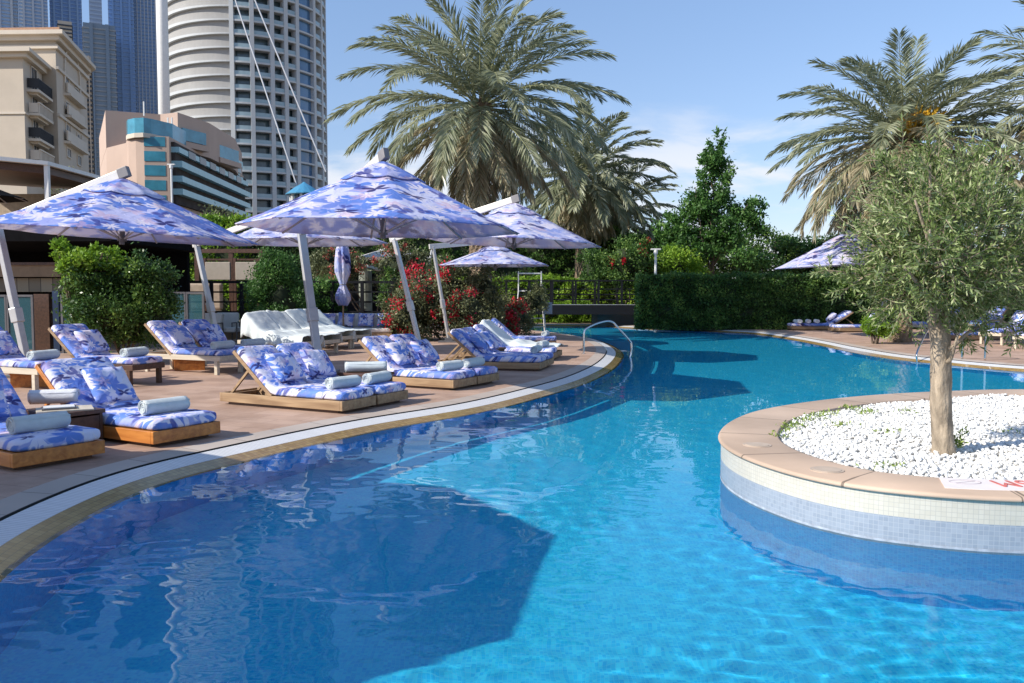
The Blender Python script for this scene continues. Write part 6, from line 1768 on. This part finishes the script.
for i in range(nf):
    z = 8 + i * fh
    mb = MB(); mb.ribbon(arc(RT + 0.25, -10, 92, 30), z, z + 0.42, 2.3); mb.build('floor_slab', M['tower_white'], tw, world=True)
    mb = MB()
    V0 = arc(RT + 0.35, -100, -9.5, 24)
    # swelling ledge that rises over the concrete wall
    n = len(V0)
    for j in range(n - 1):
        s0, s1 = j / (n - 1), (j + 1) / (n - 1)
        h0 = 0.30 + 0.9 * (1 - s0) ** 1.2; h1 = 0.30 + 0.9 * (1 - s1) ** 1.2
        a, b = V0[j], V0[j + 1]; ci = arc(RT - 0.45, -100, -9.5, 24); a2, b2 = ci[j], ci[j + 1]
        mb.add([(a[0], a[1], z + 0.42 - h0), (b[0], b[1], z + 0.42 - h1), (b[0], b[1], z + 0.42), (a[0], a[1], z + 0.42), (a2[0], a2[1], z + 0.42 - h0), (b2[0], b2[1], z + 0.42 - h1), (b2[0], b2[1], z + 0.42), (a2[0], a2[1], z + 0.42)],
               [(0, 1, 2, 3), (3, 2, 6, 7), (0, 4, 5, 1)])
    mb.build('ledge', M['tower_white'], tw, world=True)
    mb = MB(); mb.ribbon(arc(RT + 0.1, -9, 35.5, 14), z + 0.43, z + 1.35, 0.08); mb.build('balcony_railing', M['rail_glass'], tw, world=True)
    mb = MB(); mb.ribbon(arc(RT + 0.1, 55, 90, 14), z + 0.43, z + 1.35, 0.08); mb.build('balcony_railing', M['rail_glass'], tw, world=True)

# mast with two stays
mt = thing('white_mast', 'thick white mast with two long stay cables slanting down in front of the round tower', 'mast', (pc(164, 190), 190, 0))
zt_ = Q(164, -244, 190).z
mb = MB(); mb.tube([(0, 0, 0), (0, 0, zt_)], [1.25, 1.2], 20); mb.build('pole', M['white'], mt, smooth=True)
off = mt.location
for (u, v) in [(297, 186), (326, 172)]:
    e = Q(u, v, 165); mb = MB(); mb.tube([(0, 0, zt_ - 1), e - off + Vector((0, 0, 0))], 0.15, 6)
    mb.build('stay_cable', M['alu'], mt)
# blue-roofed kiosk cupola
kx = pc(303, 120)
kk = thing('rooftop_kiosk', 'small white turret with a conical blue roof in front of the round tower', 'turret', (kx, 120, 0))
def zz(v): return pz(v, 120)
mb = MB(); mb.tube([(0, 0, zz(194)), (0, 0, zz(188)), (0, 0, zz(183.5)), (0, 0, zz(182))], [2.5, 1.4, 0.35, 0.12], 16); mb.tube([(0, 0, zz(195)), (0, 0, zz(194) - 0.001)], 2.55, 16); mb.build('roof', plain('blue_roof', (0.06, 0.25, 0.42), 0.5), kk)
mb = MB(); mb.tube([(0, 0, 0), (0, 0, zz(203))], 2.0, 16); mb.build('body', M['beige_trim'], kk)
for k in range(8):
    a = k * pi / 4; mb = MB(); mb.tube([(1.9 * cos(a), 1.9 * sin(a), zz(203)), (1.9 * cos(a), 1.9 * sin(a), zz(194.5))], 0.2, 6); mb.build('column', M['white'], kk)
mb = MB(); mb.tube([(0, 0, zz(203)), (0, 0, zz(195))], 1.3, 12); mb.build('lantern', M['win_dark'], kk)

# towers far behind
def tower(label, u0, u1, vtop, D, wall, bandm, fh_px, depth=24, fins=0, finm=None, band_frac=0.55, yaw=0, out=0.25, top_extra=None, vbase=None, name='high_rise_tower'):
    x0, x1 = pc(u0, D), pc(u1, D); z1 = pz(vtop, D)
    t = thing(name, label, 'building', ((x0 + x1) / 2, D, 0), -atan2((x0 + x1) / 2, D) + R(yaw))
    w = (x1 - x0) * cos(atan2((x0 + x1) / 2, D))
    mb = MB(); mb.box((0, depth / 2, z1 / 2), (w, depth, z1)); mb.build('body', wall, t)
    fh_ = fh_px * D / F; zb = pz(200, D); i = 0
    while zb + fh_ < z1 and i < 70:
        mb = MB(); mb.box((0, depth / 2, zb + fh_ * band_frac / 2), (w + 2 * out, depth + 2 * out, fh_ * band_frac)); mb.build('floor_band', bandm, t); zb += fh_; i += 1
    for k in range(fins):
        x = -w / 2 + w * (k + 0.5) / fins; mb = MB(); mb.box((x, -out - 0.15, z1 / 2 + 10), (w / fins * 0.22, 0.9, z1 - 20)); mb.build('fin', finm, t)
    if top_extra: top_extra(t, w, depth, z1)
    return t
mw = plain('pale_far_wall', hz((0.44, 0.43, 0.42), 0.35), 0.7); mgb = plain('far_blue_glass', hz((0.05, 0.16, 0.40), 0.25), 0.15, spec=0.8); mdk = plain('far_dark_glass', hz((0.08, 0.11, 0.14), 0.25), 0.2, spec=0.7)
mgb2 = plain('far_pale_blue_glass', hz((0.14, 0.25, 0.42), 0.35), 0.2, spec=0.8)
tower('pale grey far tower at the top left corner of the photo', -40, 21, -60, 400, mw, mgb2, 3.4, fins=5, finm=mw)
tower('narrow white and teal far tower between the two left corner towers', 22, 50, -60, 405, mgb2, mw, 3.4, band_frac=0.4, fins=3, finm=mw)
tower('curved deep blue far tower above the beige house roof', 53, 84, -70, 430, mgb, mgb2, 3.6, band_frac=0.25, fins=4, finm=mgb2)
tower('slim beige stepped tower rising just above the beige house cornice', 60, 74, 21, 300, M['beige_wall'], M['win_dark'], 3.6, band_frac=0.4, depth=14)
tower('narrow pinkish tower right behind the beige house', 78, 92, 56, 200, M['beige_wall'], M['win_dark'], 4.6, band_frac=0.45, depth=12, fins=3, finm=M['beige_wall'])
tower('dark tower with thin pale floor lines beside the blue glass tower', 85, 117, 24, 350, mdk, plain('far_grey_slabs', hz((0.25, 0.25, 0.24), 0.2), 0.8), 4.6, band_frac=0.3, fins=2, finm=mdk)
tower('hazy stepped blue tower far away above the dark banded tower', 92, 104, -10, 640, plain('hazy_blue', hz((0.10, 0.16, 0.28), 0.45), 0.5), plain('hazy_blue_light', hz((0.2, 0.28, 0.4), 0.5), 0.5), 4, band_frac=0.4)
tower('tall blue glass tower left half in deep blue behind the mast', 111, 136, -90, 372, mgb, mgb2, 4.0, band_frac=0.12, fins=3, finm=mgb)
tower('tall pale blue glass tower with fine grid right behind the mast', 134, 166, -90, 380, mgb2, mgb, 3.4, band_frac=0.4, fins=9, finm=mw)
